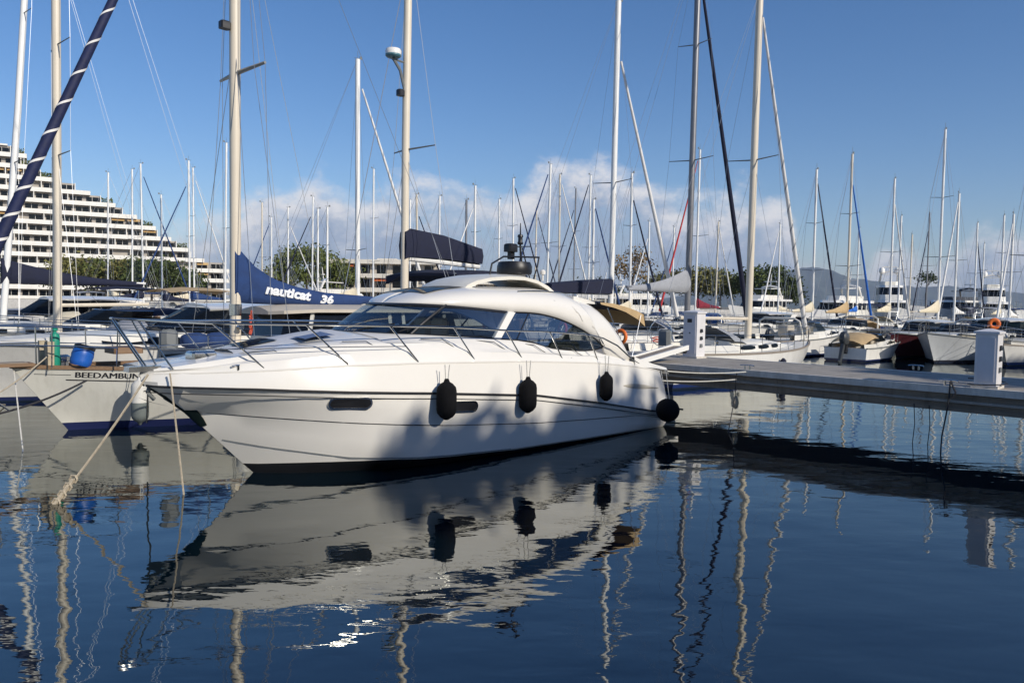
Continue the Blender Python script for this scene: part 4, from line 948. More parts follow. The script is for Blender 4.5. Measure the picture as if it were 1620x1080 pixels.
# ------------------------------------------------------------------ pier
P0A, P1A, PZ = 16.15, 19.15, 1.15
def box_ab(mb, a0, a1, b0, b1, z0, z1):
    vs = [AB(a, b, z) for z in (z0, z1) for a, b in ((a0, b0), (a0, b1), (a1, b1), (a1, b0))]
    return mb.add(vs, [(0, 1, 2, 3), (7, 6, 5, 4), (0, 4, 5, 1), (1, 5, 6, 2), (2, 6, 7, 3), (3, 7, 4, 0)])
def make_pier(name, a0, a1, b0, b1, seg=6.0, detail=True):
    root = bpy.data.objects.new(name, None); col.objects.link(root); root['kind'] = 'structure'
    b = b0
    while b < b1 - .1:
        e = min(b + seg, b1)
        box_ab(MB(), a0 + .10, a1 - .10, b + .008, e - .008, PZ - .12, PZ).build('deck_slab', CONC, root, 0)
        if detail:
            box_ab(MB(), a0 - .02, a0 + .097, b + .004, e - .004, PZ - .13, PZ + .004).build('edge_kerb', CONCL, root, 0)
            box_ab(MB(), a1 - .097, a1 + .02, b + .004, e - .004, PZ - .13, PZ + .012).build('edge_kerb', mat('kerb_pale', (.62, .60, .55), .7, var=.1, grime=.3), root, 0)
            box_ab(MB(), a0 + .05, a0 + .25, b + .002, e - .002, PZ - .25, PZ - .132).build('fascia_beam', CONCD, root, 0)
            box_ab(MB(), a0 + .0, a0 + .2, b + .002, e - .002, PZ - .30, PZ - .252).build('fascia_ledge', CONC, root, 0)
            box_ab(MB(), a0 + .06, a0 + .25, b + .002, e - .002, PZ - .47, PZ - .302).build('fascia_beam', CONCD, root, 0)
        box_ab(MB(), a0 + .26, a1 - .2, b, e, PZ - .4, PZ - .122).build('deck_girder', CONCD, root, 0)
        for a in (((a0 + a1) / 2,) if int((b - b0) / seg) % 2 == 0 else ()):
            c = AB(a, b + .9); MB().lathe([(.22, -.5), (.22, PZ - .4)], 12, (c.x, c.y, 0)).build('pile', CONCD, root)
        b = e
    return root
make_pier('pier', P0A, P1A, -74, 22)
make_pier('quay_pier', -2.4, .25, -60, 22, 6, False)      # the walkway under the camera
make_pier('far_pier', 52.5, 55.0, -125, 30, 8, False)
make_pier('far_pier', 88.5, 91, -175, 20, 10, False)
def pedestal(a, b, h, w_, label, black_panel, rz=0):
    c = AB(a, b, PZ); r = thing('service_pedestal', label, 'pedestal', c, A_DIR + rz, 'service pedestals on the pier')
    k = w_ / 2
    MB().box(-k - .04, k + .04, -k - .04, k + .04, 0, .05).build('plinth', CONCL, r, 0)
    MB().box(-k, k, -k, k, .05, h - .09).build('cabinet', PAINTW, r, 0)
    MB().loft([[(-k - .03, -k - .03, h - .09), (k + .03, -k - .03, h - .09), (k + .03, k + .03, h - .09), (-k - .03, k + .03, h - .09)], [(-k - .03, -k - .03, h - .05), (k + .03, -k - .03, h - .05), (k + .03, k + .03, h - .05), (-k - .03, k + .03, h - .05)], [(-.03, -.03, h), (.03, -.03, h), (.03, .03, h), (-.03, .03, h)]], caps=True).build('lid', PAINTW, r, 0)
    MB().box(-k - .012, -k - .002, -k + .04, k - .04, .12, h - .16).build('door', mat('pedestal_door', (.66, .64, .66), .45, var=.05, grime=.15), r, 0)
    if black_panel:
        MB().box(-k - .02, -k - .013, -.06, .08, h - .34, h - .24).build('meter_window', BLACK, r, 0); MB().lathe([(.025, 0), (.02, .03)], 8, (-k - .02, .0, h - .62), 'x').build('door_knob', GREYP, r)
    for z in (.3, .5, .7):
        MB().box(-.06, .06, -k - .035, -k - .002, z, z + .09, .01).build('socket', BLACK if z > .4 else GREYP, r, 0)
    return r
c1 = toAB(at_z(1558, 614, PZ)); c2 = toAB(at_z(1094, 566, PZ))
pedestal(c1[0] + .16, c1[1], 1.09, .36, 'grey service pedestal with pointed lid near the right edge, in shade', False)
pedestal(c2[0] + .1, c2[1], 1.30, .42, 'white service pedestal with small black window behind the stern of the middle yacht', True)
def pier_bits():
    for px, py, lb in ((1449, 585, 'steel mooring cleat on the far kerb of the pier before the moored motorboats'), (1500, 617, 'steel cleat on the near kerb left of the grey pedestal'), (1182, 587, 'steel cleat on the near kerb where the stern lines end')):
        p = at_z(px, py, PZ) if px == 1449 else at_a(px, py, 16.21); r = thing('cleat', lb, 'cleat', (p.x, p.y, PZ + .004), radians(-45), 'pier cleats')
        MB().tube([(-.17, 0, .09), (-.08, 0, .10), (.08, 0, .10), (.17, 0, .09)], .022, 6).build('horn', STEEL, r)
        for x in (-.06, .06): MB().tube([(x, 0, 0), (x, 0, .1)], .022, 6).build('foot', STEEL, r)
    p = at_a(1502, 612, 16.13); p.z = PZ
    line('mooring_line', [p + Vector((.0, -.02, .09)), at_a(1502, 622, 16.09), at_a(1499, 645, 16.10), at_a(1490, 690, 16.12), at_z(1488, 716, 0) + Vector((0, 0, -.02))], .014, ROPED, 'dark rope hanging from the near pier kerb left of the grey pedestal')
    line('mooring_line', [p + Vector((.02, 0, .1)), at_a(1509, 614, 16.08), at_a(1512, 621, 16.08), at_a(1506, 628, 16.08)], .016, ROPED, 'black rope loop over the near pier kerb')
    for (x0, y0), (x1, y1), lb in (((1446, 652), (1445, 705), 'straight thin line dropping under the pier'), ((1470, 655), (1466, 712), 'second thin bent line dropping under the pier')):
        q0 = at_a(x0, y0 - 14, 16.2); q1 = Vector((q0.x, q0.y, -.02)); line('mooring_line', [q0, (q0 + q1) / 2 + Vector((.03, 0, 0)), q1], .008, ROPED, lb)
    q = at_a(1166, 588, 16.1); line('mooring_line', [q, at_a(1164, 602, 16.08), at_a(1163, 625, 16.1), at_z(1152, 684, 0)], .010, ROPED, 'dark rope with a frayed knot hanging from the pier by the stern lines')
    o = MB().lathe([(.01, -.14), (.05, -.1), (.07, 0), (.05, .1), (.01, .16)], 8).build('rope_knot', ROPE); o.location = at_a(1164, 637, 16.1) ; tag(o, 'frayed tan rope knot hanging under the pier', 'rope')
    # shore power cable round the pedestal foot
    c = AB(c1[0] + .16, c1[1], PZ + .02); line('power_cable', [c + Vector((.32 * cos(k * .6 + 2.0), .32 * sin(k * .6 + 2.0), .02 + .01 * k)) for k in range(12)], .012, BLACK, 'black cable looped round the foot of the grey pedestal', cat='cable')
pier_bits()
def passerelle():
    a = main_w(8.6, .35, 1.02); b = AB(17.4, toAB(a)[1], PZ + .1)
    r = thing('gangway', 'narrow gangway with grey tread from the yacht stern to the pier', 'gangway', a, atan2((b - a).y, (b - a).x))
    Lg = (b - a).length; up = b.z - a.z + .22
    def bx(y0, y1, z0, z1, m, nm): MB().add([(0, y0, z0), (Lg, y0, z0 + up), (Lg, y1, z0 + up), (0, y1, z0), (0, y0, z1), (Lg, y0, z1 + up), (Lg, y1, z1 + up), (0, y1, z1)], [(3, 2, 1, 0), (4, 5, 6, 7), (0, 1, 5, 4), (1, 2, 6, 5), (2, 3, 7, 6), (3, 0, 4, 7)]).build(nm, m, r, 0)
    bx(-.2, .2, .0, .05, TEAKG, 'tread'); bx(-.26, -.202, -.03, .09, ALUW, 'side_rail'); bx(.202, .26, -.03, .09, ALUW, 'side_rail')
    MB().lathe([(.07, -.2), (.07, .2)], 10, (Lg - .05, 0, up - .06), 'y').build('roller', BLACK, r)
passerelle()
# ------------------------------------------------------------------ motor cruisers
def cruiser(label, loc, heading, L=9.5, hardtop=True, hullc=(.76, .74, .69), stripe=(.02, .03, .1), group='motorboats', glass=None, cover=None, arch=True, outboard=False, fb=None, name='motorboat', bow_at=False, sheer_band=None, tall=1.0, cabin=True, rails=True, cat='motorboat'):
    Lk = round(L * 2) / 2; glass = glass or DARKW
    H, t_mb, d_mb, r_mb = hull_set(('m', Lk, fb), Hull(Lk, Lk * .335, .085 * Lk + .1, fb or (.10 * Lk + .35), .14 * Lk, 'motor', dip=.05))
    off = Vector((cos(heading), sin(heading), 0)) * (H.L / 2 - H.rake if bow_at else 0)
    root = thing(name, label, cat, Vector(loc) - off, heading, group)
    hm = hull_mat('mhull_%d_%d_%d' % (hullc[0] * 1000, hullc[2] * 1000, stripe[0] * 1000), hullc, stripe, .03, .12, sheer=sheer_band)
    link('hull', cached(('mt', Lk, fb, hm.name), lambda: t_mb.mesh('hull', hm, 45)), root); link('deck', cached(('md', Lk, fb), lambda: d_mb.mesh('deck', DECK)), root)
    link('rub_rail', cached(('mr', Lk, fb), lambda: H.rail(.03, .05, .06).mesh('rub_rail', GREYP)), root)
    zf = H.sheer(.62); X = lambda u: H.x(u, 1)
    k = Lk / 9.5 * tall
    # fore cabin
    R = []
    for u, h in ((.34, .42), (.45, .44), (.55, .44), (.68, .36), (.80, .22), (.90, .06)):
        z = H.sheer(u) - .04; w_ = H.hb(u) * .80; R.append([(X(u), y * w_, z + (h * k if abs(y) < .9 else 0) * (1 - .12 * y * y) if abs(y) < .95 else z) for y in (-1, -.86, -.5, 0, .5, .86, 1)])
    MB().loft(R, closed=False, flip=True).add(R[0], [tuple(range(7))]).build('fore_cabin', WHITE2, root, 45)
    for sg in (1, -1):
        MB().loft([[(X(u), sg * (H.hb(u) * .80 * .955 + .012), H.sheer(u) - .04 + z0 * k), (X(u), sg * (H.hb(u) * .80 * .875 + .012), H.sheer(u) - .04 + z1 * k)] for u, z0, z1 in ((.52, .12, .30), (.6, .11, .30), (.68, .10, .24), (.73, .10, .17))], closed=False, flip=sg < 0).build('cabin_window', DARKW, root, 0)
    # windscreen
    zb = H.sheer(.5) + .36 * k; hw = H.hb(.45) * .78; wh = .62 * k if hardtop else .42 * k
    bot = [(X(.36), -hw, zb), (X(.50), -hw * .97, zb), (X(.585), -hw * .62, zb + .02), (X(.61), 0, zb + .03), (X(.585), hw * .62, zb + .02), (X(.50), hw * .97, zb), (X(.36), hw, zb)]
    top = [(X(.34), -hw * .92, zb + wh), (X(.43), -hw * .9, zb + wh), (X(.485), -hw * .55, zb + wh + .03), (X(.50), 0, zb + wh + .04), (X(.485), hw * .55, zb + wh + .03), (X(.43), hw * .9, zb + wh), (X(.34), hw * .92, zb + wh)]
    for i in range(6):
        MB().add([bot[i], bot[i + 1], top[i + 1], top[i]], [(0, 1, 2, 3)]).build('windscreen_pane', glass, root, 0)
    MB().tube(top, .025, 4).build('windscreen_frame', WHITE2 if hardtop else STEEL, root)
    MB().rbox(X(.30), X(.40), -hw * .7, -hw * .2, H.sheer(.3) + .1, zb + .25, .05).build('helm_seat', LEATHER, root); MB().rbox(X(.30), X(.40), hw * .2, hw * .7, H.sheer(.3) + .1, zb + .25, .05).build('helm_seat', LEATHER, root)
    MB().loft([[(X(u), y * H.hb(u) * .86, H.sheer(u) + z) for y, z in ((-1, -.03), (-.96, .26 * k), (-.8, .26 * k), (-.76, 0), (.76, 0), (.8, .26 * k), (.96, .26 * k), (1, -.03))] for u in (.02, .15, .30, .36)], closed=False, flip=True).build('cockpit', WHITE2, root, 0)
    if hardtop:
        z = zb + wh
        MB().loft([[(x, y * w_, z + zz + .13 * k * (1 - abs(y) ** 2.5)) for y in (-1, -.85, -.5, 0, .5, .85, 1)] + [(x, y * w_ * .97, z + zz - .05) for y in (1, .5, -.5, -1)] for x, w_, zz in ((X(.10), hw * .86, -.02), (X(.16), hw * .95, .02), (X(.3), hw, .05), (X(.42), hw * .96, .03), (X(.49), hw * .62, -.0))], caps=True, flip=True).build('hardtop', WHITE, root, 40)
        for sg in (1, -1):
            MB().loft([[(X(.36), sg * hw, zb - .3), (X(.30), sg * hw, zb - .3)], [(X(.20), sg * hw * .95, z), (X(.10), sg * hw * .95, z)]], closed=False).build('hardtop_leg', WHITE, root, 0)
            MB().add([(X(.35), sg * hw * .995, zb), (X(.335), sg * hw * .93, z), (X(.21), sg * hw * .94, z - .02), (X(.30), sg * hw * .99, zb - .02)], [(0, 1, 2, 3)]).build('side_window', glass, root, 0)
    elif arch:
        z = zb + wh
        MB().tube([(X(.14), -hw, H.sheer(.2) + .2), (X(.11), -hw * .93, z + .1), (X(.11), -hw * .7, z + .25), (X(.11), hw * .7, z + .25), (X(.11), hw * .93, z + .1), (X(.14), hw, H.sheer(.2) + .2)], .06, 6).build('radar_arch', WHITE2, root)
    if cover is not None:
        z = zb + wh
        MB().loft([[(x, y * w_, zz - .25 * abs(y) ** 3) for y in (-1, -.8, -.4, 0, .4, .8, 1)] for x, w_, zz in ((X(.02), hw * .95, H.sheer(.02) + .35), (X(.10), hw, z - .05), (X(.25), hw, z + .12), (X(.40), hw * .93, z + .06), (X(.49), hw * .7, z + .0))], closed=False, flip=True).build('canvas_cover', cover, root, 60)
    if outboard:
        ob = link('outboard_motor', cached('ob', lambda: MB().loft([[(x0 + sx * kx, sy * ky, z) for sx, sy in ((-1, -.6), (-.6, -1), (.6, -1), (1, -.6), (1, .6), (.6, 1), (-.6, 1), (-1, .6))] for z, x0, kx, ky in ((.30, .02, .16, .12), (.42, .0, .27, .18), (.62, -.02, .30, .19), (.80, -.03, .25, .16), (.90, -.02, .12, .08))], caps=True).mesh('outboard_motor', mat('outboard_grey', (.05, .055, .06), .35), 40)), root)
        ob.location = (X(0) - .34, 0, .55); ob.rotation_euler = (0, radians(22), 0)
        lg = link('outboard_leg', cached('obl', lambda: MB().loft([[(-.10, -.05, -.75), (.08, -.05, -.75), (.08, .05, -.75), (-.10, .05, -.75)], [(-.12, -.08, .32), (.12, -.08, .32), (.12, .08, .32), (-.12, .08, .32)]], caps=True).lathe([(.02, -.2), (.06, -.1), (.05, .15)], 8, (0, 0, -.62), 'x').mesh('outboard_leg', mat('outboard_grey', (.05, .055, .06), .35), 30)), ob)
        bx_ = link('outboard_bracket', cached('obb', lambda: MB().box(.08, .36, -.13, .13, -.05, .35).mesh('outboard_bracket', BLACK, 0)), ob)
    if rails:
        g = link('guard_rail', cached(('mg', Lk, fb), lambda: H.guard(.55, .5, .985, (1.0, .5), .013, .1).mesh('guard_rail', STEEL, 0)), root); g['kind'] = 'stuff'
    return root
cruiser('white hardtop motor yacht with dark side windows behind the cream motorsailer', AB(4.1, -22.2), BOWSIN, 12.5, True, bow_at=True, name='motor_yacht', group=None, tall=.80, fb=1.55, cat='motor yacht')
# boats on our side of the pier, further left
def left_boats():
    p = at_y(91, 500, 25.0)
    sailboat('sailboat with thick cream mast and bare boom at the far left', (p.x, p.y, 0), BOWSIN, 11.5, 19.0, .135, cover=None, mastm=ALUC, group='sailboats at the left', rake=.12, boom_len=2.8, short='cream-masted sailboat at the far left', spreaders=2, detail=2, hood=GREYC, spreader_frac=[.33, .52, .75], wires=True)
    p = at_y(3, 420, 32.0)
    sailboat('sailboat with white mast at the left edge and dark navy sail cover', (p.x, p.y, 0), BOWSIN, 12.5, 20.0, .13, cover=NAVY, furled=SAILW, mastm=ALUW, group='sailboats at the left', rake=1.3, short='white-masted sailboat at the left edge', detail=2, hood=CREAM, spreader_frac=[.36, .68], boom_z=3.1, boom_len=5.6)
    cruiser('white motor cruiser with dark canvas cockpit cover between the left sailboats', AB(5.0, -31.2), BOWSIN, 11, False, cover=NAVY, bow_at=True, group='motorboats at the left', fb=1.5)
    cruiser('white hardtop cruiser beyond the left sailboats with pale roof', AB(5.5, -41.0), BOWSIN, 11.5, True, bow_at=True, group='motorboats at the left', fb=1.5)
    cruiser('white cabin boat with grey cover moored along the pier past the motor yacht', AB(5.0, -45.5), BOWSIN, 9.5, False, cover=GREYC, bow_at=True, group='motorboats at the left', fb=1.4)
left_boats()
# ------------------------------------------------------------------ catamaran with the navy sail bag
def catamaran():
    c = at_y(640, 440, 37.0); a0, b0 = toAB(c)
    root = thing('catamaran', 'catamaran with radar on its mast, navy sail bag and awning, behind the middle yacht', 'catamaran', (c.x, c.y, 0), BOWSIN)
    for sg in (1, -1):
        H = Hull(12.5, 1.7, 1.35, 1.5, .5, 'sail', .8, .05)
        o = H.topsides().build('hull', hull_mat('cat_hull', (.76, .74, .70), (.02, .03, .12), .03, .14), root, 50); o.location = (-2.5, sg * 2.5, 0)
        o = H.deck().build('hull_deck', DECK, root); o.location = (-2.5, sg * 2.5, 0)
    MB().box(-8.2, .6, -1.9, 1.9, .75, 1.46).build('bridge_deck', WHITE2, root, 0)
    cab = lambda k, z, x0, x1: [(x0, -k, z), (x1 - .8, -k, z), (x1, -k * .5, z), (x1, k * .5, z), (x1 - .8, k, z), (x0, k, z)]
    MB().loft([cab(2.5, 1.44, -6.2, .5), cab(2.4, 1.75, -6.2, .2)], caps=True).build('saloon', WHITE2, root, 20)
    MB().loft([cab(2.38, 1.74, -6.15, .15), cab(2.1, 2.45, -6.1, -.75)], caps=True).build('saloon_window', mat('wheelhouse_glass', (.006, .007, .009), .12), root, 20)
    MB().loft([cab(2.2, 2.44, -7.2, -.6), cab(2.2, 2.58, -7.2, -.7)], caps=True).build('saloon_roof', WHITE2, root, 20)
    MB().rbox(-3.6, -2.6, -1.5, .8, 2.58, 3.1, .1).build('flybridge_seat', WHITE2, root)
    R = [[(x, y * 2.7, z + .12 * (1 - y * y)) for y in (-1, -.6, -.2, .2, .6, 1)] + [(x, y * 2.72, z - (.42 if abs(y) > .9 else .03)) for y in (1, .6, .2, -.2, -.6, -1)] for x, z in ((-.9, 3.78), (-1.6, 3.95), (-3.5, 4.0), (-5.5, 3.9))]
    MB().loft(R, caps=True, flip=True).build('flybridge_awning', NAVY, root, 40)
    for x in (-1.0, -5.4):
        for y in (-2.5, 2.5): MB().tube([(x, y, 2.5), (x, y, 3.85)], .03, 5).build('awning_pole', STEEL, root)
    MB().tube([(0, 0, 2.5), (0, 0, 10), (-.1, 0, 21)], .19, 10).build('mast', ALUC, root, 60)
    MB().tube([(-.2, 0, 4.55), (-4.7, 0, 4.35)], .13, 8).build('boom', ALUW, root)
    R = [[(x, -.22, z), (x, -.3, z + h * .5), (x, -.2, z + h), (x, .2, z + h), (x, .3, z + h * .5), (x, .22, z)] for x, z, h in ((.12, 4.5, 1.25), (-.2, 4.62, 1.3), (-2.2, 4.62, 1.12), (-4.75, 4.48, .75))]
    MB().loft(R, caps=True).build('sail_bag', NAVY, root, 40)
    zz = 13.6
    MB().lathe([(.30, 0), (.36, .06), (.36, .12)], 16, (.75, 0, zz)).build('radar_base', mat('radar_teal', (.08, .2, .24), .4), root)
    MB().lathe([(.36, .12), (.37, .26), (.33, .36), (.1, .40)], 16, (.75, 0, zz)).build('radar_dome', WHITE, root)
    MB().tube([(.1, 0, zz - 1.3), (.35, 0, zz - .5), (.75, 0, zz - .04)], .07, 6).build('radar_bracket', GREYP, root); MB().tube([(.1, 0, zz - .1), (.8, 0, zz - .08)], .05, 5).build('radar_bracket', GREYP, root)
    MB().rbox(.15, .5, -.15, .15, zz - 1.65, zz - 1.35, .06).build('steaming_light', BLACK, root)
    for sg in (1, -1): MB().tube([(0, 0, 9.55), (-.5, sg * 1.55, 9.65)], .05, 5, r1=.03).build('spreader', GREYP, root)
    mb = MB()
    for sg in (1, -1): mb.tube([(-.8, sg * 3.2, 1.4), (-.5, sg * 1.55, 9.65), (-.1, 0, 19)], .014, 3).tube([(-.8, sg * 3.2, 1.4), (0, 0, 9.4)], .014, 3)
    mb.tube([(3.6, 0, 1.5), (0, 0, 18)], .02, 4); o = mb.build('rigging', WIRE, root, 0); o['kind'] = 'stuff'
catamaran()
# ------------------------------------------------------------------ sailboats on the far side of the pier, bows away from us
def far_side():
    G = 'sailboats on the far side of the pier'
    def mast_at(px, py, Y): p = at_y(px, py, Y); return (p.x, p.y, 0)
    p = at_y(1184, 500, 29.4)
    r, H, mx = sailboat('near white sailboat right behind the pier with cream mast and white furled genoa', (p.x, p.y, 0), BOWSOUT, 12.0, 14.1, .135, cover=None, furled=SAILW, furl_r=.10, mastm=ALUC, group=G, rake=-.12, short='near white sailboat behind the pier', bim=False, detail=2, boom=True, hood=GREYC, spreader_frac=[.53], fb=1.15, mast_u=.60, fore_u=.985, boom_z=2.1, boom_len=4.6, spiralm=GREYC, fore_h=.97)
    MB().rbox(H.x(.44, 1), H.x(.5, 1), -.35, .35, 1.45, 1.56, .02).build('deck_hatch', DARKW, r)
    mm = at_y(1087, 490, 34.5)
    sailboat('sailboat with dark grey mast and thick navy furled genoa behind the white pedestal', (mm.x, mm.y, 0), BOWSOUT, 13.0, 18.2, .135, cover=MAROON if False else GREYC, furled=NAVY, furl_r=.13, mastm=ALUG, group=G, rake=-.2, short='sailboat with the dark grey mast', bim=False, detail=2, spreader_frac=[.45, .74], hood=GREYC, mast_u=.60, boom_z=3.2, fore_h=.93)
    mm = at_y(966, 470, 36.5)
    sailboat('sailboat with tall white mast, navy sail bag and white furled genoa behind the yacht stern', (mm.x, mm.y, 0), BOWSOUT, 13.0, 16.3, .135, cover=NAVY, furled=SAILW, furl_r=.12, mastm=ALUW, group=G, rake=-.1, short='sailboat with the navy sail bag', detail=2, spreader_frac=[.46], hood=NAVY, mast_u=.58, boom_z=3.0, bag=.6, fore_h=.86)
    mm = at_y(566, 460, 48.0)
    sailboat('sailboat with two white headsails furled, its mast left of the catamaran', (mm.x, mm.y, 0), BOWSOUT, 13.0, 16.9, .15, cover=CREAM, furled=SAILW, furl_r=.12, mastm=ALUW, group=G, rake=.1, detail=1, spreader_frac=[.28], hood=TAN, mast_u=.56, fore_h=.93, spiralm=GREYC)
far_side()
# ------------------------------------------------------------------ the next rows of masts (position from mast pixel, depth from a usual mast height)
def hor(px): return 477 + (px - 810) * math.tan(ROLL)
# px, y of masthead, height (m), cover, furled headsail, bow ('i' towards us-left, 'o' away-right), mast material, label
FAR = [
 (172, 275, 13.5, 'CREAM', None, 'i', 'ALUW', 'sailboat whose thin mast stands before the terraced building, left of a close pair'),
 (211, 270, 14.0, None, None, 'o', 'ALUW', 'left mast of the close pair before the terraced building'),
 (229, 262, 14.0, 'NAVY', 'BLUE', 'o', 'ALUW', 'sailboat with blue furled headsail, right of the close pair before the terraced building'),
 (258, 310, 12.5, 'NAVY', None, 'i', 'ALUW', 'short-masted sailboat before the right half of the terraced building'),
 (302, 257, 14.0, 'BLUE', 'BLUE', 'i', 'ALUW', 'sailboat with blue furled headsail leaning left at the end of the terraced building'),
 (309, 268, 15.0, 'CREAM', 'SAILW', 'o', 'ALUW', 'sailboat with white furled headsail leaning right at the end of the terraced building'),
 (358, 229, 15.0, None, None, 'i', 'ALUW', 'sailboat whose slim mast stands just left of the thick cream mast'),
 (416, 322, 12.5, None, None, 'i', 'ALUC', 'sailboat with tan mast above the middle of the blue sail cover'),
 (431, 345, 12.5, 'CREAM', 'BLUE', 'i', 'ALUW', 'sailboat with blue headsail right of the tan mast above the blue cover'),
 (457, 330, 12.5, 'NAVY', 'SAILW', 'o', 'ALUW', 'sailboat before the left edge of the round pine'),
 (495, 313, 13.0, 'TAN', 'NAVY', 'i', 'ALUW', 'sailboat with navy headsail before the round pine'),
 (504, 332, 12.5, None, None, 'o', 'ALUW', 'bare-masted sailboat before the right part of the round pine'),
 (519, 329, 12.0, 'CREAM', None, 'o', 'ALUW', 'sailboat before the orange-awning building, left of the two-headsail boat'),
 (592, 270, 16.0, None, None, 'i', 'ALUW', 'sailboat whose thin mast shows between two leaning white headsails'),
 (650, 318, 13.0, 'CREAM', None, 'i', 'ALUW', 'sailboat just right of the catamaran mast, left of another'),
 (662, 310, 13.0, None, 'NAVY', 'o', 'ALUC', 'sailboat with dark headsail right of the catamaran mast'),
 (695, 312, 13.0, 'CREAM', None, 'o', 'ALUW', 'sailboat above the middle of the navy sail bag'),
 (738, 318, 12.5, None, None, 'o', 'ALUG', 'sailboat with dark slim mast above the end of the navy sail bag'),
 (752, 296, 13.5, 'CREAM', 'SAILW', 'i', 'ALUW', 'sailboat with white headsail leaning left, above the end of the navy sail bag'),
 (790, 317, 13.0, 'CREAM', None, 'o', 'ALUW', 'sailboat whose mast rises left of the radar on the middle yacht'),
 (813, 285, 14.0, 'NAVY', 'NAVY', 'o', 'ALUW', 'sailboat whose mast rises right above the radar of the middle yacht'),
 (847, 330, 12.5, None, 'NAVY', 'o', 'ALUC', 'short sailboat with cream mast right of the radar of the middle yacht'),
 (866, 262, 15.0, 'CREAM', 'BLUE', 'i', 'ALUW', 'tall-masted sailboat with blue headsail leaning left, above the yacht roof'),
 (886, 279, 14.0, 'TAN', 'SAILW', 'o', 'ALUC', 'sailboat with grey-brown mast above the rear of the yacht roof'),
 (908, 300, 14.0, None, 'NAVY', 'i', 'ALUG', 'sailboat with dark mast and navy headsail above the roof end'),
 (932, 280, 14.0, 'CREAM', 'NAVY', 'i', 'ALUW', 'sailboat with dark headsail leaning left, left of the tall white mast'),
 (939, 318, 12.5, None, 'BLUE', 'o', 'ALUW', 'sailboat with blue headsail close left of the tall white mast'),
 (998, 277, 14.0, 'CREAM', 'NAVY', 'o', 'ALUW', 'sailboat with dark headsail before the sparse brown tree'),
 (1026, 352, 12.0, None, 'SAILW', 'i', 'ALUW', 'short sailboat right of the sparse brown tree'),
 (1064, 360, 12.0, None, 'BLUE', 'i', 'ALUW', 'short sailboat with blue headsail left of the red furled sail'),
 (1102, 240, 15.0, 'MAROON', 'REDC', 'i', 'ALUW', 'sailboat with maroon sail cover and long red furled headsail'),
 (1133, 352, 12.5, None, 'SAILW', 'o', 'ALUC', 'sailboat between the navy genoa and the near cream mast'),
 (1232, 356, 12.0, 'CREAM', 'SAILW', 'i', 'ALUW', 'sailboat with white headsail just right of the near white genoa'),
 (1287, 271, 13.5, 'CREAM', 'NAVY', 'o', 'ALUW', 'sailboat with cream sail cover and navy headsail, before the mountain'),
 (1342, 247, 14.0, 'TAN', 'BRIGHT', 'o', 'ALUC', 'sailboat with cream mast and long bright blue furled headsail'),
 (1356, 362, 12.0, 'BRIGHT', None, 'o', 'ALUW', 'short sailboat with bright blue sail cover behind the blue headsail'),
 (1409, 285, 13.0, 'CREAM', 'SAILW', 'o', 'ALUW', 'sailboat with leaning mast and white headsail before the white trawler yacht'),
 (1422, 343, 12.5, None, None, 'o', 'ALUW', 'slim mast just right of the leaning white headsail'),
 (1439, 372, 12.0, None, None, 'i', 'ALUC', 'short thin mast left of a dark leaning headsail'),
 (1466, 338, 12.5, 'NAVY', 'NAVY', 'i', 'ALUG', 'sailboat with dark mast and dark headsail leaning left'),
 (1486, 209, 16.0, 'CREAM', None, 'o', 'ALUW', 'sailboat with the tallest mast at the right, one wide spreader'),
 (1511, 308, 13.0, 'SAILW', 'SAILW', 'i', 'ALUW', 'sailboat with white headsail leaning left, right of the tallest right mast'),
 (1542, 354, 12.5, 'NAVY', 'NAVY', 'o', 'ALUW', 'sailboat with navy cover behind the cream cabin boat'),
 (1553, 386, 11.5, None, None, 'o', 'ALUW', 'faint short mast behind the large flybridge yacht'),
 (1583, 342, 12.5, 'CREAM', None, 'o', 'ALUW', 'left of two crossed-rigged masts near the right edge'),
 (1598, 340, 12.5, 'SAILW', 'SAILW', 'i', 'ALUW', 'right of two crossed-rigged masts near the right edge'),
]
PLACED = [(27.5, -14.6, 14, 4.5), (29, -18.6, 14, 4.5), (29.5, -22.3, 14, 4.5), (23, -29, 14, 8), (27, -41, 14, 4.5)]
def free(a, b, la=12.5, lb=3.6):
    if 48 < a < 59 and False: return False
    return all(abs(a - p[0]) > (la + p[2]) / 2 or abs(b - p[1]) > (lb + p[3]) / 2 for p in PLACED)
def far_rows():
    for i, (px, y, h, cov, fu, bow, mm, lab) in enumerate(FAR):
        best = None
        for dh in (0, .4, -.4, .8, -.8, 1.2, -1.2, 1.7, -1.7, 2.2, -2.2, 2.8, 3.4):
            d = (h + dh - CAMH) * FPX / (hor(px) - y); p = at_y(px + (hor(px) - y) * math.tan(ROLL) * -.5, hor(px), d)
            a, b = toAB(p)
            if a > 33 and free(a, b): best = (p, a, b, h + dh); break
        if best is None: best = (p, a, b, h + dh)
        p, a, b, hh = best; L = min(max(hh * .8, 9.0), 12.5)
        PLACED.append((a, b, L, 3.4))
        g = globals(); rnd = random.Random(i)
        r, H, mx = sailboat(lab, (p.x, p.y, 0), BOWSOUT if bow == 'o' else BOWSIN, L, hh, .10 if d > 60 else .095, cover=g[cov] if cov else None, furled=g[fu] if fu else None, furl_r=.10, mastm=g[mm], group='sailboats in the rows beyond the pier', rake=rnd.uniform(-.15, .25), detail=1 if i % 2 else 1,
                 spreaders=rnd.choice((1, 1, 2)), hood=rnd.choice((None, NAVY, CREAM, GREYC, BLUE)), boom=True, stripe=rnd.choice(((.02, .04, .16), (.2, .02, .02), (.02, .02, .02), (.02, .1, .2))), fore_h=rnd.choice((.86, .95, .97)), hullc=rnd.choice(((.76, .74, .69), (.72, .70, .66), (.78, .77, .74), (.76, .74, .69), (.02, .03, .09))))
far_rows()
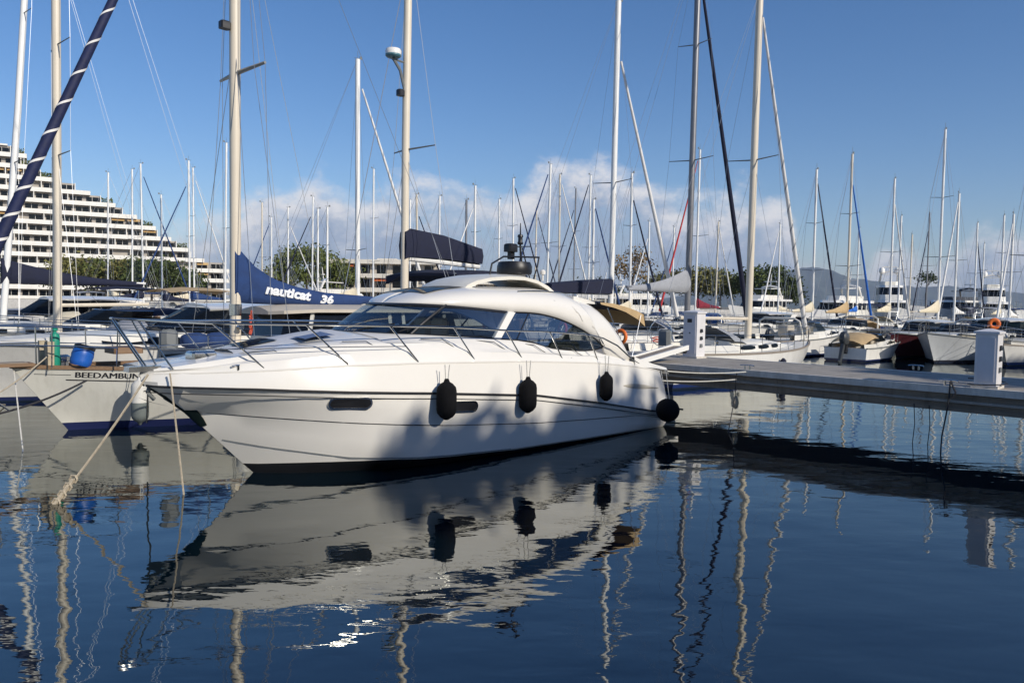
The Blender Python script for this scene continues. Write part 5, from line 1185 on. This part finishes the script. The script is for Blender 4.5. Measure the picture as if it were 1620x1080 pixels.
# ------------------------------------------------------------------ motorboats opposite, right of the near sailboat
def right_boats():
    G = 'motorboats moored opposite on the right'
    def at(px, py): return at_z(px, py, 0)
    def bow(px, py, *k, **kw): p = at(px, py); a, b = toAB(p); PLACED.append((a + 4, b, 10, 3.4)); return cruiser(*k, loc=(p.x, p.y, 0), heading=kw.pop('hd', BOWSIN), bow_at=True, group=G, **kw)
    cruiser('white cruiser with green-grey windscreen and canvas top just beyond the near sailboat', AB(42.5, -19.2), BOWSOUT, 9.0, False, group=G, glass=TINT, outboard=True, cover=None, fb=1.35)
    cruiser('small white open boat with tan canvas cover and grey outboard', AB(41.0, -15.3), BOWSOUT, 6.5, False, group=G, cover=TAN, outboard=True, arch=False, fb=1.0)
    bow(1418, 566, 'maroon-hulled motorboat with white deck and pale hardtop', L=8.5, hardtop=True, hullc=(.075, .02, .025), stripe=(.02, .02, .02), fb=1.35)
    bow(1478, 574, 'grey-white motorboat with flared bow left of the grey pedestal', L=9.0, hardtop=False, hullc=(.55, .57, .58), stripe=(.03, .03, .04), fb=1.45, cover=None)
    bow(1532, 573, 'cream cabin boat with dark green canvas band behind the grey pedestal', L=9.5, hardtop=True, hullc=(.66, .60, .47), stripe=(.02, .05, .04), fb=1.4, cover=GREENC, glass=TINT)
    bow(1606, 576, 'white boat with black gunwale cut by the right edge', L=8.0, hardtop=False, hullc=(.70, .69, .66), stripe=(.02, .02, .02), fb=1.15, cover=NAVY)
    p = at_y(1606, 540, 37.5)
    sailboat('sailboat with leaning white mast at the right frame edge', (p.x + 1.2, p.y + 1.0, 0), BOWSIN, 9.0, 9.6, .09, cover=None, furled=None, mastm=ALUW, group=G, rake=-1.3, detail=1, boom=False)
    o = MB().lathe([(.20 + .10 * cos(a), .10 * sin(a)) for a in [2 * pi * k / 10 for k in range(11)]], 20, (0, 0, 0), 'x', caps=False).build('life_ring', ORANGE, None, 60)
    q = at_y(1573, 512, 40.0); o.location = q; o.rotation_euler = (0, 0, radians(70)); tag(o, 'orange ring buoy on the cream cabin boat above the grey pedestal', 'life ring')
    cruiser('white sports cruiser behind the maroon-hulled boat', AB(45.5, -4.5), BOWSIN, 10, True, group=G, fb=1.5)
    cruiser('white cruiser with tan cover second row behind the open boat', AB(52, -21.5), BOWSIN, 9, False, group=G, cover=TAN, fb=1.4)
    cruiser('white hardtop cruiser behind the near sailboat mast', AB(49.0, -26.0), BOWSIN, 9.5, True, group=G, fb=1.45)
    cruiser('white cruiser with blue canvas behind the near sailboat', AB(47, -30.5), BOWSIN, 9, False, group=G, cover=BRIGHT, fb=1.4)
right_boats()
# ------------------------------------------------------------------ large yachts along the outer quay
def big_yacht(label, px, Y, heading, L=20, white=(.78, .77, .74), dark_top=False, tiers=2, domes=True, wheelhouse=False, name='large_motor_yacht'):
    p = at_y(px, hor(px), Y)
    H, t_mb, d_mb, r_mb = hull_set(('b', L), Hull(L, L * .25, .075 * L + .4, .09 * L + 1.1, .13 * L, 'motor', dip=.15))
    root = thing(name, label, 'yacht', (p.x, p.y, 0), heading, 'large yachts along the outer quay')
    hm = hull_mat('bhull_%d' % (white[0] * 100), white, (.02, .02, .03), .05, .25)
    t_mb.build('hull', hm, root, 45); d_mb.build('deck', DECK, root)
    SUP = WHITE2 if not dark_top else mat('dark_superstructure', (.05, .052, .06), .3, var=.1)
    for sg in (1, -1):
        for u in (.2, .3, .42, .54, .66): 
            z = H.sheer(u) * .62; q = H.pt(u, z, sg, .015); MB().box(-.45, .45, -.02, .02, -.16, .16).build('hull_window', DARKW, root, 0).location = q
    def body(x0, x1, k, z0, z1, rake_f, rake_a):
        f = lambda z, t: [(x0 + rake_a * t, -k, z), (x1 - k * .5 - rake_f * t, -k, z), (x1 - rake_f * t, -k * .55, z), (x1 - rake_f * t, k * .55, z), (x1 - k * .5 - rake_f * t, k, z), (x0 + rake_a * t, k, z)]
        return MB().loft([f(z0, 0), f(z1, 1)], caps=True)
    z = H.sheer(.4) - .1; bw_ = H.B / 2
    x0, x1, k = H.x(.10, 1), H.x(.74, 1), bw_ * .80
    for t in range(tiers):
        h = 2.0 if t else 1.9; sl = 2.0 if not wheelhouse else .4
        body(x0, x1, k, z, z + .75, .3, 0).build('deckhouse_side', SUP, root, 20)
        n = 5 if t == 0 else 4
        body(x0 + .1, x1 - .35, k * .97, z + .75, z + h - .3, sl * .6, .1).build('window_band', DARKW if not dark_top else mat('wheelhouse_glass', (.006, .007, .009), .12), root, 20)
        for i in range(n + 1):
            x = x0 + .5 + (x1 - x0 - 2.6) * i / n
            for sg in (1, -1): MB().box(x - .12, x + .12, sg * k - .03, sg * k + .03, z + .7, z + h - .25).build('window_post', SUP, root, 0)
        body(x0 - (1.6 if t == 0 else .6), x1 - .35 - sl * .6 + .3, k * 1.03, z + h - .3, z + h, .3, 0).build('deck_overhang', WHITE, root, 20)
        z += h; x0, x1, k = x0 + L * .05, x1 - L * .15, k * .82
    # flybridge screen, arch, mast and domes
    body(x0, x1 - .2, k, z, z + .55, .3, 0).build('flybridge_coaming', SUP, root, 20)
    ax = x0 + L * .08
    MB().tube([(ax - .6, -k, z + .4), (ax, -k * .9, z + 1.7), (ax + .2, 0, z + 1.95), (ax, k * .9, z + 1.7), (ax - .6, k, z + .4)], .16, 6).build('radar_arch', SUP if dark_top else WHITE, root)
    MB().tube([(ax, 0, z + 1.9), (ax - .2, 0, z + 3.6)], .09, 6, r1=.04).build('signal_mast', WHITE, root)
    MB().box(ax - .2, ax + .1, -.9, .9, z + 2.5, z + 2.62).build('radar_scanner', WHITE, root, 0)
    if domes:
        for y in (-.95, .95): MB().lathe([(.32, 0), (.38, .2), (.36, .5), (.2, .72), (.02, .78)], 12, (ax + .1, y, z + 1.75)).build('satellite_dome', WHITE, root, 60)
    MB().loft([[(ax - .8, y, z + 1.62), (ax + 2.6, y, z + 1.5)] for y in (-k * .9, 0, k * .9)], closed=False).build('bimini', NAVY if dark_top else WHITE, root, 0).modifiers.new('t', 'SOLIDIFY').thickness = .1
    g = H.guard(.9, .4, .985, (1.0,), .02, .08).build('guard_rail', STEEL, root, 0); g['kind'] = 'stuff'
    return root
big_yacht('white flybridge yacht seen between the navy genoa and the near cream mast', 1195, 112, radians(228), 17, domes=False, tiers=1)
big_yacht('white yacht with radar arch and grey covers before the mountain', 1318, 96, radians(222), 15, (.74, .74, .73), tiers=1, domes=False)
big_yacht('white trawler yacht with tall windowed wheelhouse on the right', 1410, 104, radians(250), 17, wheelhouse=True)
big_yacht('dark-topped long yacht behind the masts at the right', 1500, 122, radians(212), 21, (.75, .75, .74), dark_top=True, domes=False, tiers=1)
big_yacht('white flybridge yacht with satellite domes near the right edge', 1572, 112, radians(244), 18)
big_yacht('white yacht with low profile cut by the right frame edge', 1650, 120, radians(215), 19, domes=False, tiers=1)
big_yacht('white motor yacht behind the masts near the sparse brown tree', 1030, 120, radians(10), 17, tiers=1, domes=False)
big_yacht('white motor yacht behind the yacht roof, among the middle masts', 905, 118, radians(170), 17, tiers=1, domes=False)
big_yacht('white motor yacht below the orange-awning building', 560, 112, radians(20), 15, tiers=1, domes=False)
# ------------------------------------------------------------------ land behind the harbour
def land():
    m = mat('shore_ground', (.20, .18, .14), .9, var=.25, vscale=.05)
    o = MB(); vs = [(-700, 150), (-40, 150), (60, 165), (260, 165), (420, 210), (420, 420), (-700, 480)]
    o.poly_prism(vs, -1, 1.35).build('shore', m, None, 0)['kind'] = 'structure'
    # quay wall pieces along the water
    q = thing('quay_wall', 'pale low quay wall along the far side of the harbour', 'wall', (0, 0, 0))
    for i in range(30):
        x = -180 + 12 * i; y = 149.6 + max(0, (x + 40) * .15) * (1 if x < 60 else 0) + (15 if x >= 60 else 0)
        MB().box(x, x + 11.9, y - .4, y, 0, 1.6).build('wall_panel', CONCL, q, 0)
land()
def mountains():
    m = mat('mountain', (.07, .085, .05), .95, var=.35, vscale=.004, bump=0)
    prof = [(900, 486), (1000, 478), (1060, 470), (1120, 460), (1180, 447), (1235, 430), (1262, 424), (1290, 423), (1315, 430), (1345, 439), (1400, 448), (1450, 455), (1500, 452), (1560, 458), (1620, 464), (1700, 455), (1800, 468), (1950, 484)]
    rnd = random.Random(3); D = 7500; cols = []
    N = 120
    for i in range(N + 1):
        px = 900 + 1050 * i / N; y = interp(px, [p[0] for p in prof], [p[1] for p in prof]); p = at_y(px, hor(px), D)
        h = max((hor(px) - y) * D / FPX, 5) * (1 + .03 * rnd.uniform(-1, 1)); r = []
        for j, (k, dy) in enumerate(((0, -2600), (.08, -2100), (.22, -1500), (.40, -1000), (.62, -600), (.85, -250), (1, 0), (.8, 500), (0, 1500))):
            f = 1 + (D + dy) / D - 1
            kk = k * (1 + .10 * sin(i * .5 + j * 1.7) + .06 * rnd.uniform(-1, 1)) if 0 < k < 1 else k
            r.append((p.x * (D + dy) / D, D + dy + 60 * sin(i * .9 + j), h * kk - (3 if k == 0 else 0)))
        cols.append(r)
    tag(MB().loft(cols, closed=False).build('mountain_ridge', m, None, 60), kind='structure')
mountains()
# ------------------------------------------------------------------ trees
def leafmat(name, rgb, var=.45, sc=.35, tr=.25):
    if name in MATS: return MATS[name]
    m = mat(name, rgb, .7, var=var, vscale=sc, spec=.2); return m
LEAF_P = leafmat('leaf_pine', (.10, .12, .03)); LEAF_O = leafmat('leaf_olive', (.15, .14, .045)); LEAF_B = leafmat('leaf_autumn', (.20, .13, .05)); LEAF_D = leafmat('leaf_dark', (.065, .085, .025))
BARK = mat('bark', (.10, .075, .055), .9, var=.3, vscale=4, bump=.6, bscale=10)
def tree(label, base, h, rx, rz, crown_z, leafm, seed, clumps=60, per=42, leaf=.5, spread=1.1, flat=False, name='tree', group='trees behind the harbour', gappy=.0):
    rnd = random.Random(seed); root = thing(name, label, 'tree', base, rnd.uniform(0, 6), group)
    tr = MB(); tr.tube([(0, 0, -.3), (.15, .1, crown_z * .5), (.05, -.1, crown_z)], h * .028, 8, r1=h * .018)
    cs = []
    for i in range(clumps):
        a = rnd.uniform(0, 2 * pi); v = rnd.uniform(-.55, 1) if not flat else rnd.uniform(-.15, 1); rr = sqrt(max(0, 1 - v * v)) * rnd.uniform(.55, 1.0) ** .5
        q = 1 - gappy * rnd.random()
        cs.append(Vector((rx * rr * cos(a) * q, rx * rr * sin(a) * q, crown_z + rz * .35 + v * rz * q * rnd.uniform(.8, 1.05))))
    tr.build('trunk', BARK, root)
    for i in range(6):
        c = cs[i * 7 % len(cs)]; MB().tube([(.05, -.1, crown_z * .8), tuple(Vector((0, 0, crown_z)).lerp(c, .5) + Vector((0, 0, -.2 * rz))), tuple(c)], h * .012, 5, r1=h * .003).build('limb', BARK, root)
    mb = MB(); V, Fc = mb.v, mb.f
    for c in cs:
        s = spread * rnd.uniform(.7, 1.3)
        for j in range(per):
            p = c + Vector((rnd.gauss(0, s), rnd.gauss(0, s), rnd.gauss(0, s * .6))); n = Vector((rnd.gauss(0, 1), rnd.gauss(0, 1), rnd.gauss(.6, 1))).normalized(); x = n.orthogonal().normalized(); x.rotate(Matrix.Rotation(rnd.uniform(0, 6.28), 3, n)); y = n.cross(x)
            l_ = leaf * rnd.uniform(.5, 1.2); o = len(V); V += [tuple(p - x * l_), tuple(p + y * l_ * .45), tuple(p + x * l_), tuple(p - y * l_ * .45)]; Fc.append((o, o + 1, o + 2, o + 3))
    mb.build('crown', leafm, root, 0)
    return root
def far_trees():
    G = [  # px, base depth, height m, rx, rz, crown_z, leaf, seed, label, kw
     (120, 175, 9, 6.5, 3.2, 4.2, LEAF_O, 1, 'olive-green round tree at the left foot of the terraced building', {}),
     (165, 178, 9.5, 6.5, 3.2, 4.6, LEAF_P, 2, 'green tree left of the terraced building centre, second of the row', {}),
     (205, 176, 9.0, 5.5, 3.0, 4.4, LEAF_O, 3, 'third tree of the row below the terraced building', {}),
     (240, 172, 9.5, 6.0, 3.2, 4.6, LEAF_D, 4, 'dark tree below the right half of the terraced building', {}),
     (285, 182, 7.5, 5.0, 2.4, 3.8, LEAF_D, 5, 'small dark tree at the right foot of the terraced building', {}),
     (-60, 172, 9.5, 6.0, 3.2, 4.6, LEAF_P, 21, 'green tree beyond the left frame edge, nearest the building', {}),
     (-230, 170, 10.0, 6.5, 3.4, 4.6, LEAF_O, 22, 'olive tree far beyond the left frame edge', {}),
     (-420, 175, 9.0, 6.5, 3.2, 4.4, LEAF_D, 23, 'dark tree farthest beyond the left frame edge', {}),
     (485, 165, 11.5, 6.2, 4.2, 5.8, LEAF_P, 6, 'big round umbrella pine right of the blue sail cover peak', dict(clumps=90)),
     (530, 172, 9.0, 4.5, 2.6, 5.0, LEAF_P, 7, 'smaller pine touching the round umbrella pine', {}),
     (430, 180, 7.0, 4.0, 2.4, 3.6, LEAF_O, 8, 'pale olive tree left of the umbrella pine', {}),
     (1000, 168, 13.0, 5.0, 4.6, 7.0, LEAF_B, 9, 'tall sparse brown tree right of the tall white mast', dict(clumps=40, per=22, leaf=.42, spread=.9, gappy=.5)),
     (945, 178, 6.0, 4.0, 2.0, 3.0, LEAF_D, 10, 'low dark tree left of the sparse brown tree', {}),
     (1062, 180, 8.0, 6.0, 2.6, 4.4, LEAF_O, 11, 'olive tree behind the red furled headsail', {}),
     (1105, 178, 9.5, 6.0, 3.0, 5.0, LEAF_O, 12, 'olive-brown tree left of the navy genoa', {}),
     (1140, 182, 8.5, 5.0, 2.6, 4.6, LEAF_P, 13, 'green tree behind the navy genoa', {}),
     (1212, 172, 10.0, 5.5, 3.4, 5.0, LEAF_D, 14, 'dark green tree right of the near cream mast', {}),
     (1233, 185, 6.5, 4.0, 2.2, 3.2, LEAF_D, 15, 'low dark tree at the foot of the mountain', {}),
     (1465, 260, 14.0, 2.0, 2.0, 10.0, LEAF_D, 16, 'distant palm-like tree above the dark-topped yacht', dict(clumps=14, per=30)),
    ]
    for px, Y, h, rx, rz, cz, lm, sd_, lab, kw in G:
        p = at_y(px, hor(px), Y); tree(lab, (p.x, p.y, 1.3), h, rx, rz, cz, lm, sd_, **kw)
far_trees()
# trees along the quay to the right, outside the picture: their shade falls on the lower hull and the right part of the pier
def quay_trees():
    box = MB(); box_ab(box, -30, 70, 16.5, 60, -1, 1.2); box.build('quay', CONC, None, 0)['kind'] = 'structure'
    k = 29.2; off = 0.06 * k
    for i, (a, top, rx) in enumerate(((8.7, 16.1, 2.2), (11.9, 16.0, 2.2), (20.6, 15.9, 2.8), (26.0, 15.6, 2.9), (31.5, 15.6, 2.9), (37.0, 15.6, 3.0), (42.5, 15.4, 3.0), (48, 15.6, 3.0))):
        p = AB(a + off, 20.3, 1.2); rz = 2.2
        tree('tall quay tree outside the picture on the right, place %s from the bow side' % ['first', 'second', 'third', 'fourth', 'fifth', 'sixth', 'seventh', 'eighth'][i], p, top, rx, rz, top - 1.2 - rz * 1.35 - .5, LEAF_P, 40 + i, clumps=110, per=110, leaf=.42, spread=.45, flat=True, name='quay_tree', group='quay trees')
quay_trees()
def add_sky_blocker():       # unseen block added behind those trees to cut low sky light on the hull
    c = AB(-25, 33, 1.2); r = thing('sky_blocker', 'long unseen block added behind the quay trees to cut low sky light', 'building', c, A_DIR)
    W = mat('sky_blocker_wall', (.42, .38, .33), .85, var=.1, vscale=.3)
    for k in range(6):
        MB().box(0, 100, -12, 0, 3.1 * k, 3.1 * k + 2.8).build('storey', W, r, 0); MB().box(-.4, 100.4, -12.4, 1.2, 3.1 * k + 2.8, 3.1 * k + 3.1).build('balcony_slab', CONCL, r, 0)
        for i in range(24): MB().box(1 + 4.1 * i, 3.4 + 4.1 * i, .0, .05, 3.1 * k + .3, 3.1 * k + 2.5).build('window', DARKW, r, 0)
    r.rotation_euler = (0, 0, A_DIR); 
add_sky_blocker()
# ------------------------------------------------------------------ buildings
def terraced_building():
    BL = at_y(-150, hor(-150), 192); BR = at_y(362, hor(362), 231); e = Vector((BR.x - BL.x, BR.y - BL.y, 0)); LB = e.length; e.normalize()
    ang = atan2(e.y, e.x)
    root = thing('terraced_building', 'huge white stepped apartment building with long balconies at the left', 'building', (BL.x, BL.y, 1.35), ang)
    WALL = mat('building_white', (.80, .77, .70), .8, var=.06, vscale=.3, grime=.2); REC = mat('building_shade_wall', (.40, .36, .31), .9, var=.15, vscale=.4)  # REC: the wall colour darkened to carry the shade of the balcony recesses
    prof = [(402, 345), (383, 322), (365, 298), (347, 268), (325, 238), (300, 195), (277, 152), (250, 85), (228, 52), (200, 30)]
    ys = [p[0] for p in prof][::-1]; xs = [p[1] for p in prof][::-1]
    FH = 2.85; NF = 14
    def project(P):
        v = P - CAM; return 810 + FPX * v.dot(R_) / v.dot(F_), 540 - FPX * v.dot(U_) / v.dot(F_)
    wm = None; rnd = random.Random(5)
    ends = []
    for k in range(NF):
        zt = 1.35 + FH * (k + 1); best = LB
        if k >= 4:
            for i in range(400):
                t = LB * i / 399; x, y = project(BL + e * t + Vector((0, 0, zt)))
                if x >= interp(y, ys, xs): best = t; break
        ends.append(best)
    win = MB().box(-1.45, 1.45, -.06, 0, -.95, .95).mesh('window', DARKW, 0)
    mul = MB().box(-.04, .04, -.1, -.061, -.95, .95).mesh('window_frame', WALL, 0)
    par = MB().box(-.1, .1, -1.5, 0, 0, FH - .3).mesh('partition', WALL, 0)
    for k in range(NF):
        z = FH * k; E_ = ends[k]; sb = .35 * k
        MB().box(0, E_, sb - .15, sb + 14, z - .16, z + .12).build('floor_slab', WALL, root, 0)
        MB().box(0, E_ + .25, sb - .45, sb - .2, z - .3, z + .82, 0).build('balcony_parapet', WALL, root, 0)
        MB().box(E_ + .0, E_ + .25, sb - .2, sb + 12, z - .3, z + .82).build('end_parapet', WALL, root, 0)
        in_ = E_ - (3.2 if k >= 4 else 1.0)
        if in_ < 2: continue
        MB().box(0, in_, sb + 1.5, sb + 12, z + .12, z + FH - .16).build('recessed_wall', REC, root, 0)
        n = int(in_ / 3.9)
        for i in range(n):
            x = in_ - 2.1 - 3.9 * i
            if x < 12: break
            if rnd.random() < .9:
                o = link('window', win, root); o.location = (x, sb + 1.498, z + 1.25)
                f = link('window_frame', mul, o); f.location = (0, 0, 0)
            if i % 2 == 0: o = link('partition', par, root); o.location = (x + 1.95, sb + 1.49, z + .12)
            if rnd.random() < .08 or (k in (7, 11) and rnd.random() < .3):
                MB().add([(x - 1.6, sb + 1.4, z + FH - .35), (x + 1.6, sb + 1.4, z + FH - .35), (x + 1.6, sb - .1, z + FH - 1.05), (x - 1.6, sb - .1, z + FH - 1.05)], [(0, 1, 2, 3)]).build('awning', mat('awning_ochre', (.62, .42, .18), .8), root, 0)
        if k >= 4 and k % 2 == 1 or k == 12:
            mb = MB()
            for j in range(260):
                p = Vector((E_ - rnd.uniform(.3, 3.6), sb + rnd.uniform(0, 3), z + .7 + rnd.random() ** 2 * 1.5)); n_ = Vector((rnd.gauss(0, 1), rnd.gauss(0, 1), rnd.gauss(0, 1))).normalized(); xx = n_.orthogonal().normalized() * .3; yy = n_.cross(xx)
                mb.add([p - xx, p + yy * .5, p + xx, p - yy * .5], [(0, 1, 2, 3)])
            mb.build('terrace_shrubs', LEAF_P, root, 0)['kind'] = 'stuff'
    z = FH * NF
    MB().box(0, ends[-1] - 4, .35 * NF + .5, .35 * NF + 10, z - .16, z + .25).build('roof_slab', WALL, root, 0)
terraced_building()
def low_building(label, px0, px1, Y, h, nfl, awn, name='low_building'):
    a, b = at_y(px0, hor(px0), Y), at_y(px1, hor(px1), Y); L = b.x - a.x
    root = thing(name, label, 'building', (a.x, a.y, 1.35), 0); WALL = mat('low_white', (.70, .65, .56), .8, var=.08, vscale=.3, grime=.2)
    fh = h / nfl
    for k in range(nfl):
        z = fh * k
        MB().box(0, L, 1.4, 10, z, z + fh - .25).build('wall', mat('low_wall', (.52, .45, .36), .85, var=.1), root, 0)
        MB().box(-.3, L + .3, -.2, 10.2, z + fh - .25, z + fh).build('floor_slab', WALL, root, 0)
        MB().box(-.25, L + .25, -.15, .05, z + fh, z + fh + .7).build('parapet', WALL, root, 0)
        n = int(L / 3.2)
        for i in range(n):
            x = L * (i + .5) / n; o = MB().box(x - 1.0, x + 1.0, 1.33, 1.398, z + .5, z + fh - .5).build('window', DARKW, root, 0)
            if (k, i) in awn: MB().add([(x - 1.5, 1.35, z + fh - .28), (x + 1.5, 1.35, z + fh - .28), (x + 1.5, -.4, z + fh - .95), (x - 1.5, -.4, z + fh - .95)], [(0, 1, 2, 3)]).build('awning', mat('awning_orange', (.62, .16, .04), .8), root, 0)
    MB().box(L * .45, L * .62, 3, 7, h + .004, h + 1.1).build('roof_box', WALL, root, 0)
low_building('low white building with orange awning right of the umbrella pine', 513, 690, 176, 9.4, 3, {(2, 0), (2, 1), (1, 3)})
low_building('small pale building behind the masts above the yacht roof', 700, 800, 190, 5.5, 2, set())
# ------------------------------------------------------------------ air
def haze():
    m = bpy.data.materials.new('air'); m.use_nodes = True; n = m.node_tree.nodes; l = m.node_tree.links; n.clear()
    out = n.new('ShaderNodeOutputMaterial'); v = n.new('ShaderNodeVolumePrincipled'); v.inputs['Color'].default_value = (.58, .70, .95, 1); v.inputs['Density'].default_value = .000075; v.inputs['Anisotropy'].default_value = 0.0
    l.new(v.outputs[0], out.inputs['Volume'])
    o = MB().box(-9500, 9500, -320, 9400, -3, 460).build('haze', m, None, 0); tag(o, 'pale air', None, None, 'stuff')
    o.display_type = 'WIRE'
haze()
